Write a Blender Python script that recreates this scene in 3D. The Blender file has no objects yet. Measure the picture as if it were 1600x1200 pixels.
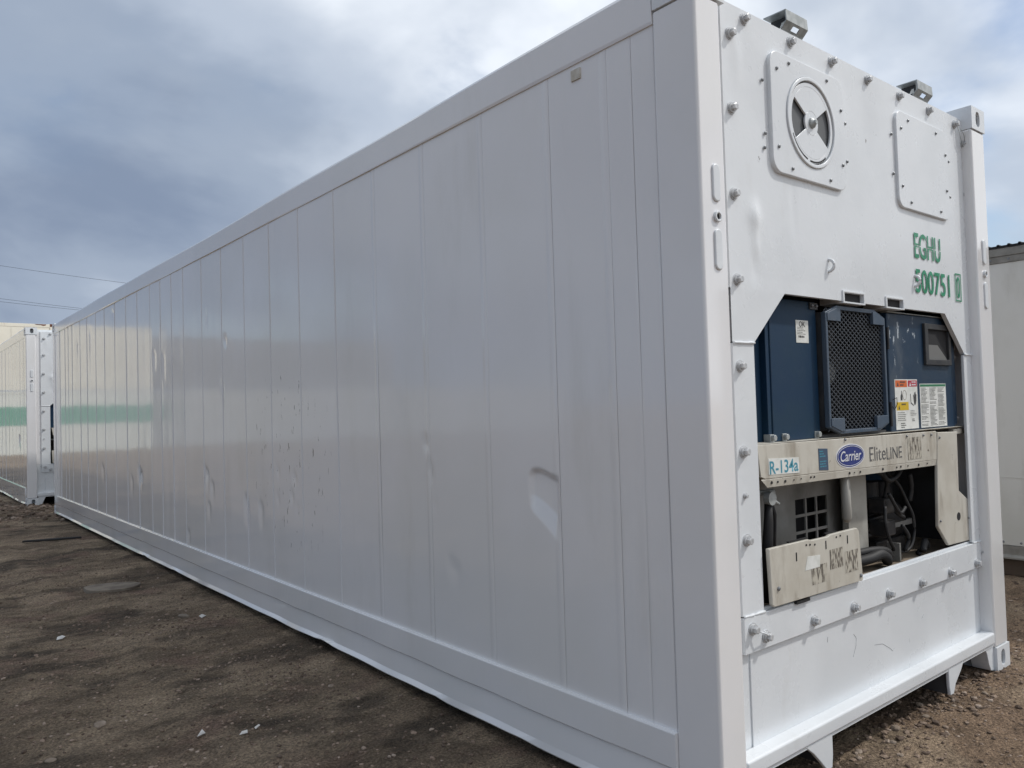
import bpy, bmesh, math, random
import numpy as np
from mathutils import Vector, Matrix
random.seed(7); rng = np.random.default_rng(11)
scene = bpy.context.scene
COL = scene.collection
PI = math.pi; R = math.radians

# ------------------------------------------------------------------ camera
cam_d = bpy.data.cameras.new('camera')
cam = bpy.data.objects.new('camera', cam_d); COL.objects.link(cam)
cam.location = (-2.11493, -1.58119, 1.40519)
cam.rotation_euler = (R(91.73565), R(1.69211), R(-39.08520))
cam_d.sensor_width = 36.0; cam_d.lens = 36.0 * 1222.565 / 1600.0
cam_d.clip_start = 0.05; cam_d.clip_end = 6000
scene.camera = cam

# ------------------------------------------------------------------ sun, sky, exposure
SUN = Vector((1.12, -0.80, 1.60)).normalized()          # towards the sun
sun_d = bpy.data.lights.new('sun', 'SUN'); sun_d.energy = 1.9; sun_d.angle = R(2.5); sun_d.color = (1.0, 0.965, 0.92)
sun = bpy.data.objects.new('sun', sun_d); COL.objects.link(sun)
sun.rotation_euler = SUN.to_track_quat('Z', 'Y').to_euler(); sun.location = (20, -15, 30)

world = bpy.data.worlds.new('World'); scene.world = world; world.use_nodes = True
nt = world.node_tree; nt.nodes.clear()
def N(tree, typ, **kw):
    n = tree.nodes.new(typ)
    for k, v in kw.items(): setattr(n, k, v)
    return n
def math_node(tree, op, a, b=None, c=None, clamp=False):
    n = N(tree, 'ShaderNodeMath', operation=op); n.use_clamp = clamp
    for i, v in enumerate((a, b, c)):
        if v is None: continue
        if isinstance(v, (int, float)): n.inputs[i].default_value = v
        else: tree.links.new(v, n.inputs[i])
    return n.outputs[0]
def ramp(tree, fac, stops, interp='EASE'):
    n = N(tree, 'ShaderNodeValToRGB'); n.color_ramp.interpolation = interp
    e = n.color_ramp.elements
    while len(e) > 1: e.remove(e[-1])
    e[0].position = stops[0][0]; e[0].color = stops[0][1]
    for p, c in stops[1:]:
        x = e.new(p); x.color = c
    tree.links.new(fac, n.inputs[0]); return n.outputs[0]
def g4(v): return (v, v, v, 1)

sky = N(nt, 'ShaderNodeTexSky', sky_type='NISHITA'); sky.sun_disc = False
sky.sun_elevation = math.asin(SUN.z); sky.sun_rotation = math.atan2(SUN.x, SUN.y)
sky.dust_density = 1.5; sky.ozone_density = 1.2
tc = N(nt, 'ShaderNodeTexCoord')
sep = N(nt, 'ShaderNodeSeparateXYZ'); nt.links.new(tc.outputs['Generated'], sep.inputs[0])
zz = math_node(nt, 'ADD', math_node(nt, 'MAXIMUM', sep.outputs[2], 0.0), 0.42)
ux = math_node(nt, 'DIVIDE', sep.outputs[0], zz); uy = math_node(nt, 'DIVIDE', sep.outputs[1], zz)
cmb = N(nt, 'ShaderNodeCombineXYZ'); nt.links.new(ux, cmb.inputs[0]); nt.links.new(uy, cmb.inputs[1]); cmb.inputs[2].default_value = 34.65
def noise(tree, vec, scale, detail=6, rough=0.55, dist=0.0, dim='3D'):
    n = N(tree, 'ShaderNodeTexNoise'); n.noise_dimensions = dim
    n.inputs['Scale'].default_value = scale; n.inputs['Detail'].default_value = detail
    n.inputs['Roughness'].default_value = rough; n.inputs['Distortion'].default_value = dist
    if vec is not None: tree.links.new(vec, n.inputs['Vector'])
    return n.outputs['Fac']
cov_n = noise(nt, cmb.outputs[0], 1.9, 7, 0.50, 0.15)
lum_n = noise(nt, cmb.outputs[0], 1.5, 6, 0.5, 0.2)
dotn = N(nt, 'ShaderNodeVectorMath', operation='DOT_PRODUCT'); nt.links.new(tc.outputs['Generated'], dotn.inputs[0]); dotn.inputs[1].default_value = SUN
near_sun = math_node(nt, 'MULTIPLY_ADD', dotn.outputs['Value'], 0.5, 0.5)
cov = ramp(nt, cov_n, [(0.33, g4(0.15)), (0.46, g4(0.88)), (0.56, g4(1.0))])
lum = math_node(nt, 'ADD', lum_n, math_node(nt, 'MULTIPLY', math_node(nt, 'SUBTRACT', near_sun, 0.47), 0.78))
ccol = ramp(nt, lum, [(0.34, (0.19, 0.24, 0.335, 1)), (0.48, (0.285, 0.34, 0.43, 1)), (0.60, (0.43, 0.485, 0.57, 1)), (0.80, (0.80, 0.84, 0.89, 1))])
bg1 = N(nt, 'ShaderNodeBackground'); bg1.inputs[1].default_value = 0.11; nt.links.new(sky.outputs[0], bg1.inputs[0])
bg2 = N(nt, 'ShaderNodeBackground'); bg2.inputs[1].default_value = 1.10; nt.links.new(ccol, bg2.inputs[0])
mx = N(nt, 'ShaderNodeMixShader'); nt.links.new(cov, mx.inputs[0]); nt.links.new(bg1.outputs[0], mx.inputs[1]); nt.links.new(bg2.outputs[0], mx.inputs[2])
wo = N(nt, 'ShaderNodeOutputWorld'); nt.links.new(mx.outputs[0], wo.inputs[0])

vs = scene.view_settings
vs.view_transform = 'Standard'; vs.look = 'None'; vs.exposure = 0.22; vs.gamma = 1.0; vs.use_curve_mapping = False
scene.render.engine = 'CYCLES'
scene.cycles.max_bounces = 8; scene.cycles.use_denoising = True

# ------------------------------------------------------------------ materials
def mat(name, col, rough=0.5, metal=0.0, col2=None, nscale=3.0, nlo=0.4, nhi=0.65, stretch=(1, 1, 1),
        dirt=None, dscale=2.0, dlo=0.6, dhi=0.72, damt=0.6, dstretch=(1, 1, 1),
        bump=0.0, bscale=60.0, rvar=0.0, spec=0.5, coat=0.0, chips=None, chlo=0.68, chscale=14.0, chstretch=(1, 1, 1), chmask=None):
    m = bpy.data.materials.new(name); m.use_nodes = True
    t = m.node_tree; b = t.nodes['Principled BSDF']
    b.inputs['Roughness'].default_value = rough; b.inputs['Metallic'].default_value = metal
    b.inputs['Specular IOR Level'].default_value = spec; b.inputs['Coat Weight'].default_value = coat
    b.inputs['Coat Roughness'].default_value = 0.075
    tcn = N(t, 'ShaderNodeTexCoord')
    def mapped(s):
        mp = N(t, 'ShaderNodeMapping'); t.links.new(tcn.outputs['Object'], mp.inputs[0]); mp.inputs['Scale'].default_value = s
        return mp.outputs[0]
    def mixc(f, a, bb):
        x = N(t, 'ShaderNodeMix', data_type='RGBA'); t.links.new(f, x.inputs['Factor'])
        for s, v in ((6, a), (7, bb)):
            if isinstance(v, tuple): x.inputs[s].default_value = v if len(v) == 4 else (*v, 1)
            else: t.links.new(v, x.inputs[s])
        return x.outputs[2]
    c = (*col, 1)
    if col2:
        c = mixc(ramp(t, noise(t, mapped(stretch), nscale, 6), [(nlo, g4(0)), (nhi, g4(1))]), c, col2)
    if dirt:
        c = mixc(ramp(t, noise(t, mapped(dstretch), dscale, 8, 0.62), [(dlo, g4(0)), (dhi, g4(damt))]), c, dirt)
    if chips:
        f = ramp(t, noise(t, mapped(chstretch), chscale, 8, 0.65), [(chlo, g4(0)), (chlo + 0.025, g4(1))])
        if chmask:
            (px, py, pz), r = chmask
            vd = N(t, 'ShaderNodeVectorMath', operation='DISTANCE'); t.links.new(tcn.outputs['Object'], vd.inputs[0]); vd.inputs[1].default_value = (px, py, pz)
            f = math_node(t, 'MULTIPLY', f, ramp(t, math_node(t, 'DIVIDE', vd.outputs['Value'], r), [(0.55, g4(1)), (1.0, g4(0))]))
        c = mixc(f, c, chips)
    if isinstance(c, tuple): b.inputs['Base Color'].default_value = c
    else: t.links.new(c, b.inputs['Base Color'])
    if rvar:
        rr = N(t, 'ShaderNodeMapRange'); t.links.new(noise(t, mapped((1, 1, 1)), 5.0, 6), rr.inputs[0])
        rr.inputs['From Min'].default_value = 0.3; rr.inputs['From Max'].default_value = 0.7
        rr.inputs['To Min'].default_value = max(0.02, rough - rvar); rr.inputs['To Max'].default_value = rough + rvar
        t.links.new(rr.outputs[0], b.inputs['Roughness'])
    if bump:
        bn = N(t, 'ShaderNodeBump'); bn.inputs['Strength'].default_value = bump; bn.inputs['Distance'].default_value = 0.004
        t.links.new(noise(t, mapped((1, 1, 1)), bscale, 4), bn.inputs['Height']); t.links.new(bn.outputs[0], b.inputs['Normal'])
    return m

WHITE = (0.715, 0.74, 0.76)
M = {}
M['wall_paint'] = mat('white_gloss_paint', (0.785, 0.78, 0.785), 0.12, col2=(0.75, 0.745, 0.735), nscale=0.9, rvar=0.04, bump=0.03, bscale=22, spec=0.5, coat=0.8,
                      dirt=(0.63, 0.62, 0.59), dscale=1.6, dlo=0.56, dhi=0.76, damt=0.4, dstretch=(1, 1.6, 0.35),
                      chips=(0.13, 0.13, 0.14), chlo=0.625, chscale=9, chstretch=(1, 3.2, 0.9), chmask=((0, 3.40, 1.10), 0.75))
M['frame_paint'] = mat('white_frame_paint', WHITE, 0.30, col2=(0.665, 0.69, 0.71), nscale=2.2, rvar=0.07, bump=0.10, bscale=45,
                       dirt=(0.50, 0.49, 0.46), dscale=2.4, dlo=0.62, dhi=0.80, damt=0.30, dstretch=(1.5, 1, 0.5),
                       chips=(0.32, 0.31, 0.30), chlo=0.735, chscale=11)
M['caulk'] = mat('joint_caulk', (0.68, 0.68, 0.69), 0.5)
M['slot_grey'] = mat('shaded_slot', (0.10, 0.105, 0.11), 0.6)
M['bolt_steel'] = mat('painted_bolt_steel', (0.56, 0.57, 0.58), 0.38, 0.15, col2=(0.42, 0.43, 0.44), nscale=30)
M['screw'] = mat('grey_screw', (0.22, 0.23, 0.24), 0.45, 0.4)
M['rubber'] = mat('black_rubber', (0.013, 0.013, 0.014), 0.65)
M['black'] = mat('flat_black', (0.012, 0.012, 0.014), 0.8)
M['under'] = mat('underfloor_primer', (0.06, 0.06, 0.062), 0.8, col2=(0.03, 0.028, 0.025), nscale=4)
M['galv'] = mat('galvanised_bracket', (0.40, 0.42, 0.415), 0.42, 0.2, col2=(0.28, 0.30, 0.295), nscale=25)
M['blue'] = mat('blue_powder_coat', (0.0075, 0.032, 0.072), 0.5, spec=0.3, col2=(0.011, 0.037, 0.070), nscale=4, rvar=0.08, bump=0.06, bscale=80,
                dirt=(0.09, 0.12, 0.15), dscale=3.5, dlo=0.60, dhi=0.78, damt=0.3, chips=(0.40, 0.45, 0.50), chlo=0.74, chscale=20, chstretch=(1.3, 1, 0.6))
M['blue_scuff'] = mat('blue_scuffed_coat', (0.014, 0.038, 0.075), 0.46, spec=0.35, col2=(0.022, 0.044, 0.072), nscale=5, rvar=0.1, bump=0.06, bscale=80,
                      dirt=(0.13, 0.15, 0.17), dscale=3.0, dlo=0.50, dhi=0.72, damt=0.55, dstretch=(1, 1, 0.7),
                      chips=(0.45, 0.50, 0.54), chlo=0.605, chscale=13, chstretch=(1.6, 1, 0.8), chmask=((1.60, 0.09, 1.65), 0.20))
M['grille'] = mat('slate_grille_frame', (0.055, 0.085, 0.125), 0.42, col2=(0.075, 0.10, 0.135), nscale=8, rvar=0.1)
M['wire'] = mat('dark_wire', (0.075, 0.085, 0.10), 0.4, 0.4)
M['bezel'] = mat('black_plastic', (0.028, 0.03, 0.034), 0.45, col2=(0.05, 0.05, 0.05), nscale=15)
M['bezel_face'] = mat('grey_plastic', (0.16, 0.16, 0.155), 0.5)
M['cream'] = mat('dirty_cream_paint', (0.56, 0.535, 0.47), 0.45, col2=(0.48, 0.45, 0.385), nscale=5, rvar=0.1, bump=0.08,
                 dirt=(0.20, 0.16, 0.11), dscale=5, dlo=0.49, dhi=0.72, damt=0.55, dstretch=(2.2, 1, 0.6), chips=(0.10, 0.07, 0.05), chlo=0.665, chscale=16)
M['inner'] = mat('inner_shaded_paint', (0.27, 0.265, 0.25), 0.6, col2=(0.19, 0.185, 0.17), nscale=5, dirt=(0.10, 0.09, 0.08), dscale=6, dlo=0.5, dhi=0.75, damt=0.6)  # bay shade is mixed into this grey; the blotches are dirt
M['bay_shaded_cream'] = mat('bay_dimmed_cream', (0.38, 0.37, 0.335), 0.5, col2=(0.29, 0.28, 0.25), nscale=5, dirt=(0.10, 0.085, 0.07), dscale=6, dlo=0.5, dhi=0.75, damt=0.5)  # dimmed copy of the cream, bay shade built into the colour
M['tan'] = mat('dusty_tan_floor', (0.24, 0.19, 0.135), 0.8, col2=(0.15, 0.12, 0.09), nscale=8, dirt=(0.05, 0.04, 0.03), dscale=7, dlo=0.55, dhi=0.7, damt=0.8)
M['iron'] = mat('black_cast_iron', (0.016, 0.016, 0.018), 0.55, 0.2, col2=(0.045, 0.04, 0.036), nscale=12)
M['paper'] = mat('sticker_paper', (0.74, 0.75, 0.72), 0.5, col2=(0.64, 0.65, 0.61), nscale=20)
M['green_ink'] = mat('green_letter_paint', (0.010, 0.22, 0.105), 0.4, col2=(0.03, 0.28, 0.15), nscale=18, chips=(0.5, 0.6, 0.55), chlo=0.72, chscale=40)
M['teal_ink'] = mat('teal_ink', (0.06, 0.27, 0.36), 0.5)
M['navy'] = mat('navy_ink', (0.025, 0.04, 0.19), 0.35)
M['white_ink'] = mat('white_ink', (0.70, 0.71, 0.73), 0.4)
M['grey_ink'] = mat('grey_ink', (0.11, 0.11, 0.11), 0.5, chips=(0.42, 0.39, 0.33), chlo=0.60, chscale=70)
M['dark_ink'] = mat('dark_ink', (0.06, 0.06, 0.06), 0.5)
M['slate_label'] = mat('slate_label', (0.05, 0.085, 0.14), 0.5)
M['orange'] = mat('orange_label', (0.62, 0.14, 0.035), 0.5); M['red'] = mat('red_label', (0.45, 0.03, 0.06), 0.5)
M['yellow'] = mat('yellow_label', (0.62, 0.42, 0.02), 0.5); M['ltgreen'] = mat('green_label', (0.03, 0.19, 0.09), 0.5)
M['residue'] = mat('adhesive_residue', (0.47, 0.44, 0.37), 0.7, col2=(0.10, 0.085, 0.07), nscale=60, nlo=0.44, nhi=0.60, stretch=(1.6, 1, 0.45))
M['tan_tape'] = mat('old_tape', (0.50, 0.46, 0.38), 0.5, col2=(0.60, 0.58, 0.52), nscale=25)
M['old_cream'] = mat('aged_cream_paint', (0.84, 0.81, 0.70), 0.4, col2=(0.77, 0.73, 0.62), nscale=0.5, dirt=(0.28, 0.13, 0.05), dscale=0.9, dlo=0.56, dhi=0.74, damt=0.6, dstretch=(2, 2, 0.5))
M['old_white'] = mat('aged_white_paint', (0.76, 0.77, 0.70), 0.4, col2=(0.70, 0.70, 0.62), nscale=0.6, dirt=(0.3, 0.22, 0.14), dscale=1.2, dlo=0.62, dhi=0.8, damt=0.4)
M['faded_white'] = mat('faded_white_paint', (0.56, 0.56, 0.53), 0.5, col2=(0.47, 0.46, 0.43), nscale=0.5)
M['stripe'] = mat('green_stripe_paint', (0.15, 0.36, 0.26), 0.4, col2=(0.20, 0.40, 0.30), nscale=1.5, chips=(0.6, 0.62, 0.57), chlo=0.64, chscale=1.6, chstretch=(1, 1, 2.5))
M['rust'] = mat('rusty_steel', (0.17, 0.055, 0.022), 0.8, col2=(0.07, 0.03, 0.02), nscale=6)
M['slate_box'] = mat('dark_grey_paint', (0.33, 0.335, 0.35), 0.5, col2=(0.27, 0.27, 0.28), nscale=0.7)
M['trailer'] = mat('weathered_beige_panel', (0.66, 0.65, 0.61), 0.35, col2=(0.59, 0.58, 0.53), nscale=1.3, dirt=(0.30, 0.27, 0.22), dscale=2.5, dlo=0.55, dhi=0.8, damt=0.4, dstretch=(1, 1.5, 0.5), bump=0.05)
M['trailer_trim'] = mat('dull_trim_metal', (0.27, 0.26, 0.235), 0.55, 0.2, col2=(0.18, 0.17, 0.15), nscale=6)
M['dark_wood'] = mat('stained_sill_timber', (0.075, 0.052, 0.036), 0.8, col2=(0.05, 0.037, 0.028), nscale=5, stretch=(1, 0.2, 1))
M['scrap'] = mat('white_plastic_scrap', (0.60, 0.58, 0.55), 0.6, col2=(0.42, 0.40, 0.37), nscale=30)
M['stone'] = mat('brown_stone', (0.21, 0.165, 0.125), 0.9, col2=(0.34, 0.275, 0.22), nscale=9, bump=0.3, bscale=60)
M['slab'] = mat('muddy_slab', (0.21, 0.178, 0.14), 0.9, col2=(0.13, 0.105, 0.082), nscale=8, bump=0.3)
M['char'] = mat('charred_board', (0.025, 0.023, 0.022), 0.85, bump=0.3)
M['pole'] = mat('pole_timber', (0.10, 0.075, 0.055), 0.85, col2=(0.06, 0.05, 0.04), nscale=3, stretch=(4, 4, 0.3))

def gravel_mat():
    m = mat('mixed_gravel', (0.16, 0.13, 0.105), 0.9)
    t = m.node_tree; b = t.nodes['Principled BSDF']
    a = N(t, 'ShaderNodeObjectInfo'); g = N(t, 'ShaderNodeNewGeometry')
    c = ramp(t, g.outputs['Random Per Island'], [(0.0, (0.085, 0.058, 0.042, 1)), (0.45, (0.165, 0.118, 0.085, 1)), (0.88, (0.27, 0.20, 0.15, 1)), (0.985, (0.34, 0.27, 0.215, 1))], 'LINEAR')
    t.links.new(c, b.inputs['Base Color']); return m
M['gravel'] = gravel_mat()

def ground_mat():
    m = bpy.data.materials.new('yard_dirt'); m.use_nodes = True
    t = m.node_tree; b = t.nodes['Principled BSDF']; b.inputs['Specular IOR Level'].default_value = 0.25
    tcn = N(t, 'ShaderNodeTexCoord'); v = tcn.outputs['Object']
    mp = N(t, 'ShaderNodeMapping'); t.links.new(v, mp.inputs[0]); mp.inputs['Rotation'].default_value = (0, 0, R(-32)); mp.inputs['Scale'].default_value = (0.6, 1.2, 1)
    def mixc(f, a, bb, mode='MIX'):
        x = N(t, 'ShaderNodeMix', data_type='RGBA', blend_type=mode)
        if isinstance(f, float): x.inputs[0].default_value = f
        else: t.links.new(f, x.inputs['Factor'])
        for s, w in ((6, a), (7, bb)):
            if isinstance(w, tuple): x.inputs[s].default_value = (*w, 1)
            else: t.links.new(w, x.inputs[s])
        return x.outputs[2]
    c = mixc(ramp(t, noise(t, mp.outputs[0], 1.1, 8, 0.6), [(0.40, g4(0)), (0.62, g4(1))]), (0.19, 0.142, 0.098), (0.32, 0.245, 0.168))
    c = mixc(ramp(t, noise(t, v, 1.7, 7, 0.6), [(0.52, g4(0)), (0.66, g4(0.8))]), c, (0.25, 0.165, 0.125))     # reddish soil
    c = mixc(ramp(t, noise(t, mp.outputs[0], 1.5, 10, 0.66), [(0.50, g4(0)), (0.60, g4(0.85))]), c, (0.100, 0.077, 0.056))   # damp dark
    # dry sandy soil in front of the machinery end and out in the open yard
    sx = N(t, 'ShaderNodeSeparateXYZ'); t.links.new(v, sx.inputs[0])
    far = math_node(t, 'MULTIPLY_ADD', sx.outputs[1], -0.9, math_node(t, 'MULTIPLY_ADD', sx.outputs[0], 0.25, 0.25))
    sand = math_node(t, 'ADD', far, math_node(t, 'MULTIPLY_ADD', noise(t, v, 2.6, 6), 1.6, -0.8))
    c = mixc(ramp(t, sand, [(0.25, g4(0)), (0.8, g4(0.85))]), c, (0.33, 0.228, 0.152))
    c = mixc(ramp(t, noise(t, v, 1.4, 4, 0.5), [(0.51, g4(0)), (0.60, g4(0.6))]), c, (0.41, 0.315, 0.22))     # pale trodden soil
    c = mixc(0.75, c, ramp(t, noise(t, mp.outputs[0], 7, 9, 0.72), [(0.34, g4(0.5)), (0.5, g4(1.0)), (0.66, g4(1.4))], 'LINEAR'), 'MULTIPLY')
    fine = noise(t, v, 85, 6, 0.7)
    c = mixc(0.8, c, ramp(t, fine, [(0.32, g4(0.22)), (0.5, g4(0.9)), (0.70, g4(2.0))], 'LINEAR'), 'MULTIPLY')
    t.links.new(c, b.inputs['Base Color']); b.inputs['Roughness'].default_value = 0.92
    h0 = math_node(t, 'MULTIPLY', noise(t, v, 19, 6, 0.6), 0.8)
    h = math_node(t, 'MULTIPLY_ADD', noise(t, v, 38, 8, 0.68), 1.0, h0); h = math_node(t, 'ADD', h, math_node(t, 'MULTIPLY', noise(t, v, 140, 5, 0.7), 0.45))
    bn = N(t, 'ShaderNodeBump'); bn.inputs['Strength'].default_value = 1.0; bn.inputs['Distance'].default_value = 0.035
    t.links.new(h, bn.inputs['Height']); t.links.new(bn.outputs[0], b.inputs['Normal'])
    return m
M['ground'] = ground_mat()

# ------------------------------------------------------------------ mesh helpers
class MB:
    def __init__(s): s.v = []; s.f = []
    def add(s, vs, fs):
        o = len(s.v); s.v += [tuple(p) for p in vs]; s.f += [tuple(i + o for i in f) for f in fs]; return s
    def box(s, x0, x1, y0, y1, z0, z1):
        return s.add([(x0, y0, z0), (x1, y0, z0), (x1, y1, z0), (x0, y1, z0), (x0, y0, z1), (x1, y0, z1), (x1, y1, z1), (x0, y1, z1)],
                     [(0, 3, 2, 1), (4, 5, 6, 7), (0, 1, 5, 4), (1, 2, 6, 5), (2, 3, 7, 6), (3, 0, 4, 7)])
    def prism(s, poly, a0, a1, axis='y'):
        n = len(poly)
        P = {'y': lambda p, a: (p[0], a, p[1]), 'x': lambda p, a: (a, p[0], p[1]), 'z': lambda p, a: (p[0], p[1], a)}[axis]
        vs = [P(p, a0) for p in poly] + [P(p, a1) for p in poly]
        fs = [tuple(range(n)), tuple(range(2 * n - 1, n - 1, -1))] + [(i, (i + 1) % n, n + (i + 1) % n, n + i) for i in range(n)]
        return s.add(vs, fs)
    def ring(s, outer, inner, a0, a1, axis='y'):           # plate with one hole; equal point counts
        n = len(outer)
        P = {'y': lambda p, a: (p[0], a, p[1]), 'x': lambda p, a: (a, p[0], p[1]), 'z': lambda p, a: (p[0], p[1], a)}[axis]
        vs = [P(p, a0) for p in outer] + [P(p, a0) for p in inner] + [P(p, a1) for p in outer] + [P(p, a1) for p in inner]
        fs = []
        for i in range(n):
            j = (i + 1) % n
            fs += [(i, j, n + j, n + i), (2 * n + i, 3 * n + i, 3 * n + j, 2 * n + j), (i, 2 * n + i, 2 * n + j, j), (n + i, n + j, 3 * n + j, 3 * n + i)]
        return s.add(vs, fs)
    def tube(s, pts, r, n=8, cap=True):
        pts = [Vector(p) for p in pts]; rs = r if isinstance(r, (list, tuple)) else [r] * len(pts)
        rings = []; up = Vector((0, 0, 1))
        for i, p in enumerate(pts):
            d = (pts[min(i + 1, len(pts) - 1)] - pts[max(i - 1, 0)]).normalized()
            u = d.cross(up)
            if u.length < 1e-3: u = d.cross(Vector((1, 0, 0)))
            u.normalize(); w = u.cross(d)
            rings.append([p + (u * math.cos(2 * PI * k / n) + w * math.sin(2 * PI * k / n)) * rs[i] for k in range(n)])
        vs = [q for rg in rings for q in rg]; fs = []
        for i in range(len(pts) - 1):
            for k in range(n):
                fs.append((i * n + k, i * n + (k + 1) % n, (i + 1) * n + (k + 1) % n, (i + 1) * n + k))
        if cap: fs += [tuple(range(n)), tuple(range(len(vs) - 1, len(vs) - n - 1, -1))]
        return s.add(vs, fs)
    def build(s, name, m, parent=None, bevel=0.0, smooth=False, seg=2, recalc=True):
        me = bpy.data.meshes.new(name); me.from_pydata(s.v, [], s.f)
        if recalc:
            bm = bmesh.new(); bm.from_mesh(me); bmesh.ops.recalc_face_normals(bm, faces=bm.faces); bm.to_mesh(me); bm.free()
        me.materials.append(M[m] if isinstance(m, str) else m)
        if smooth: me.polygons.foreach_set('use_smooth', [True] * len(me.polygons))
        o = bpy.data.objects.new(name, me); COL.objects.link(o)
        if parent: o.parent = parent
        if bevel:
            b = o.modifiers.new('bevel', 'BEVEL'); b.width = bevel; b.segments = seg; b.limit_method = 'ANGLE'; b.angle_limit = R(40)
            me.polygons.foreach_set('use_smooth', [True] * len(me.polygons))
            w = o.modifiers.new('wn', 'WEIGHTED_NORMAL'); w.keep_sharp = False
        return o

def part(name, m, parent, fn, **kw):
    b = MB(); fn(b); return b.build(name, m, parent, **kw)
def copy_part(o, parent, mat4=None, name=None):
    c = o.copy(); COL.objects.link(c); c.parent = parent
    if name: c.name = name
    if mat4 is not None: c.matrix_local = mat4
    return c
def empty(name, loc=(0, 0, 0), rz=0.0):
    o = bpy.data.objects.new(name, None); COL.objects.link(o); o.location = loc; o.rotation_euler = (0, 0, rz); o.empty_display_size = 0.2; return o
def tag(o, label, cat, group=None, kind=None):
    if label: o['label'] = label
    if cat: o['category'] = cat
    if group: o['group'] = group
    if kind: o['kind'] = kind
    return o
def copy_tree(o, parent=None, skip=()):
    c = o.copy(); COL.objects.link(c); c.parent = parent
    for ch in list(o.children):
        if ch.name.split('.')[0] in skip: continue
        copy_tree(ch, c, skip)
    return c
def rrect(x0, x1, z0, z1, r, n=6):
    pts = []
    for cx, cz, a0 in ((x1 - r, z1 - r, 0), (x0 + r, z1 - r, 90), (x0 + r, z0 + r, 180), (x1 - r, z0 + r, 270)):
        for k in range(n + 1):
            a = R(a0 + 90 * k / n); pts.append((cx + r * math.cos(a), cz + r * math.sin(a)))
    return pts
def ell(cx, cz, rx, rz, n=32, a0=0, a1=360):
    full = abs(a1 - a0 - 360) < 1e-6
    k = n if full else n + 1
    return [(cx + rx * math.cos(R(a0 + (a1 - a0) * i / n)), cz + rz * math.sin(R(a0 + (a1 - a0) * i / n))) for i in range(k)]
def rect_hole(x0, x1, z0, z1, cx, cz, rx, rz, power=2.0, n=32):
    """outer rectangle loop and inner oval loop with matching points"""
    angs = sorted([2 * PI * k / n for k in range(n)] + [math.atan2(z - cz, x - cx) % (2 * PI) for x in (x0, x1) for z in (z0, z1)])
    out, inn = [], []
    for a in angs:
        c, s_ = math.cos(a), math.sin(a)
        t = min([((x1 if c > 0 else x0) - cx) / c if abs(c) > 1e-9 else 1e9, ((z1 if s_ > 0 else z0) - cz) / s_ if abs(s_) > 1e-9 else 1e9])
        out.append((cx + t * c, cz + t * s_))
        q = (abs(c / rx) ** power + abs(s_ / rz) ** power) ** (-1 / power)
        inn.append((cx + q * c, cz + q * s_))
    return out, inn
def text_part(name, body, x0, x1, z0, z1, y, m, parent, shear=0.0, gap=None, weight=0.0):
    cu = bpy.data.curves.new(name, 'FONT'); cu.body = body; cu.shear = shear; cu.offset = weight; cu.resolution_u = 4
    o = bpy.data.objects.new(name, cu); COL.objects.link(o)
    dg = bpy.context.evaluated_depsgraph_get()
    me = bpy.data.meshes.new_from_object(o.evaluated_get(dg)); bpy.data.objects.remove(o)
    co = np.array([v.co for v in me.vertices]); mn, mxx = co.min(0), co.max(0)
    for v in me.vertices:
        a = (v.co.x - mn[0]) / (mxx[0] - mn[0]); b = (v.co.y - mn[1]) / (mxx[1] - mn[1])
        v.co = (x0 + a * (x1 - x0), y, z0 + b * (z1 - z0))
    if gap:
        bm = bmesh.new(); bm.from_mesh(me)
        for zc in gap:
            bmesh.ops.bisect_plane(bm, geom=bm.verts[:] + bm.edges[:] + bm.faces[:], plane_co=(0, 0, zc), plane_no=(0, 0, 1))
        bmesh.ops.delete(bm, geom=[f for f in bm.faces if gap[0] < f.calc_center_median().z < gap[1]], context='FACES')
        bm.to_mesh(me); bm.free()
    me.name = name; me.materials.clear(); me.materials.append(M[m])
    ob = bpy.data.objects.new(name, me); COL.objects.link(ob); ob.parent = parent
    return ob

# smooth value noise for geometry
def vnoise(x, y, seed=0):
    r = np.random.default_rng(seed); T = r.random((256, 256))
    xi = np.floor(x).astype(int); yi = np.floor(y).astype(int); fx = x - xi; fy = y - yi
    fx = fx * fx * (3 - 2 * fx); fy = fy * fy * (3 - 2 * fy)
    a = T[xi % 256, yi % 256]; b = T[(xi + 1) % 256, yi % 256]; c = T[xi % 256, (yi + 1) % 256]; d = T[(xi + 1) % 256, (yi + 1) % 256]
    return (a * (1 - fx) + b * fx) * (1 - fy) + (c * (1 - fx) + d * fx) * fy - 0.5
def fbm(x, y, seed, octs=4, gain=0.5):
    s = 0; a = 1.0; f = 1.0
    for k in range(octs):
        s = s + a * vnoise(x * f + 17.3 * k, y * f - 9.1 * k, seed + k); a *= gain; f *= 2.03
    return s

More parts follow.
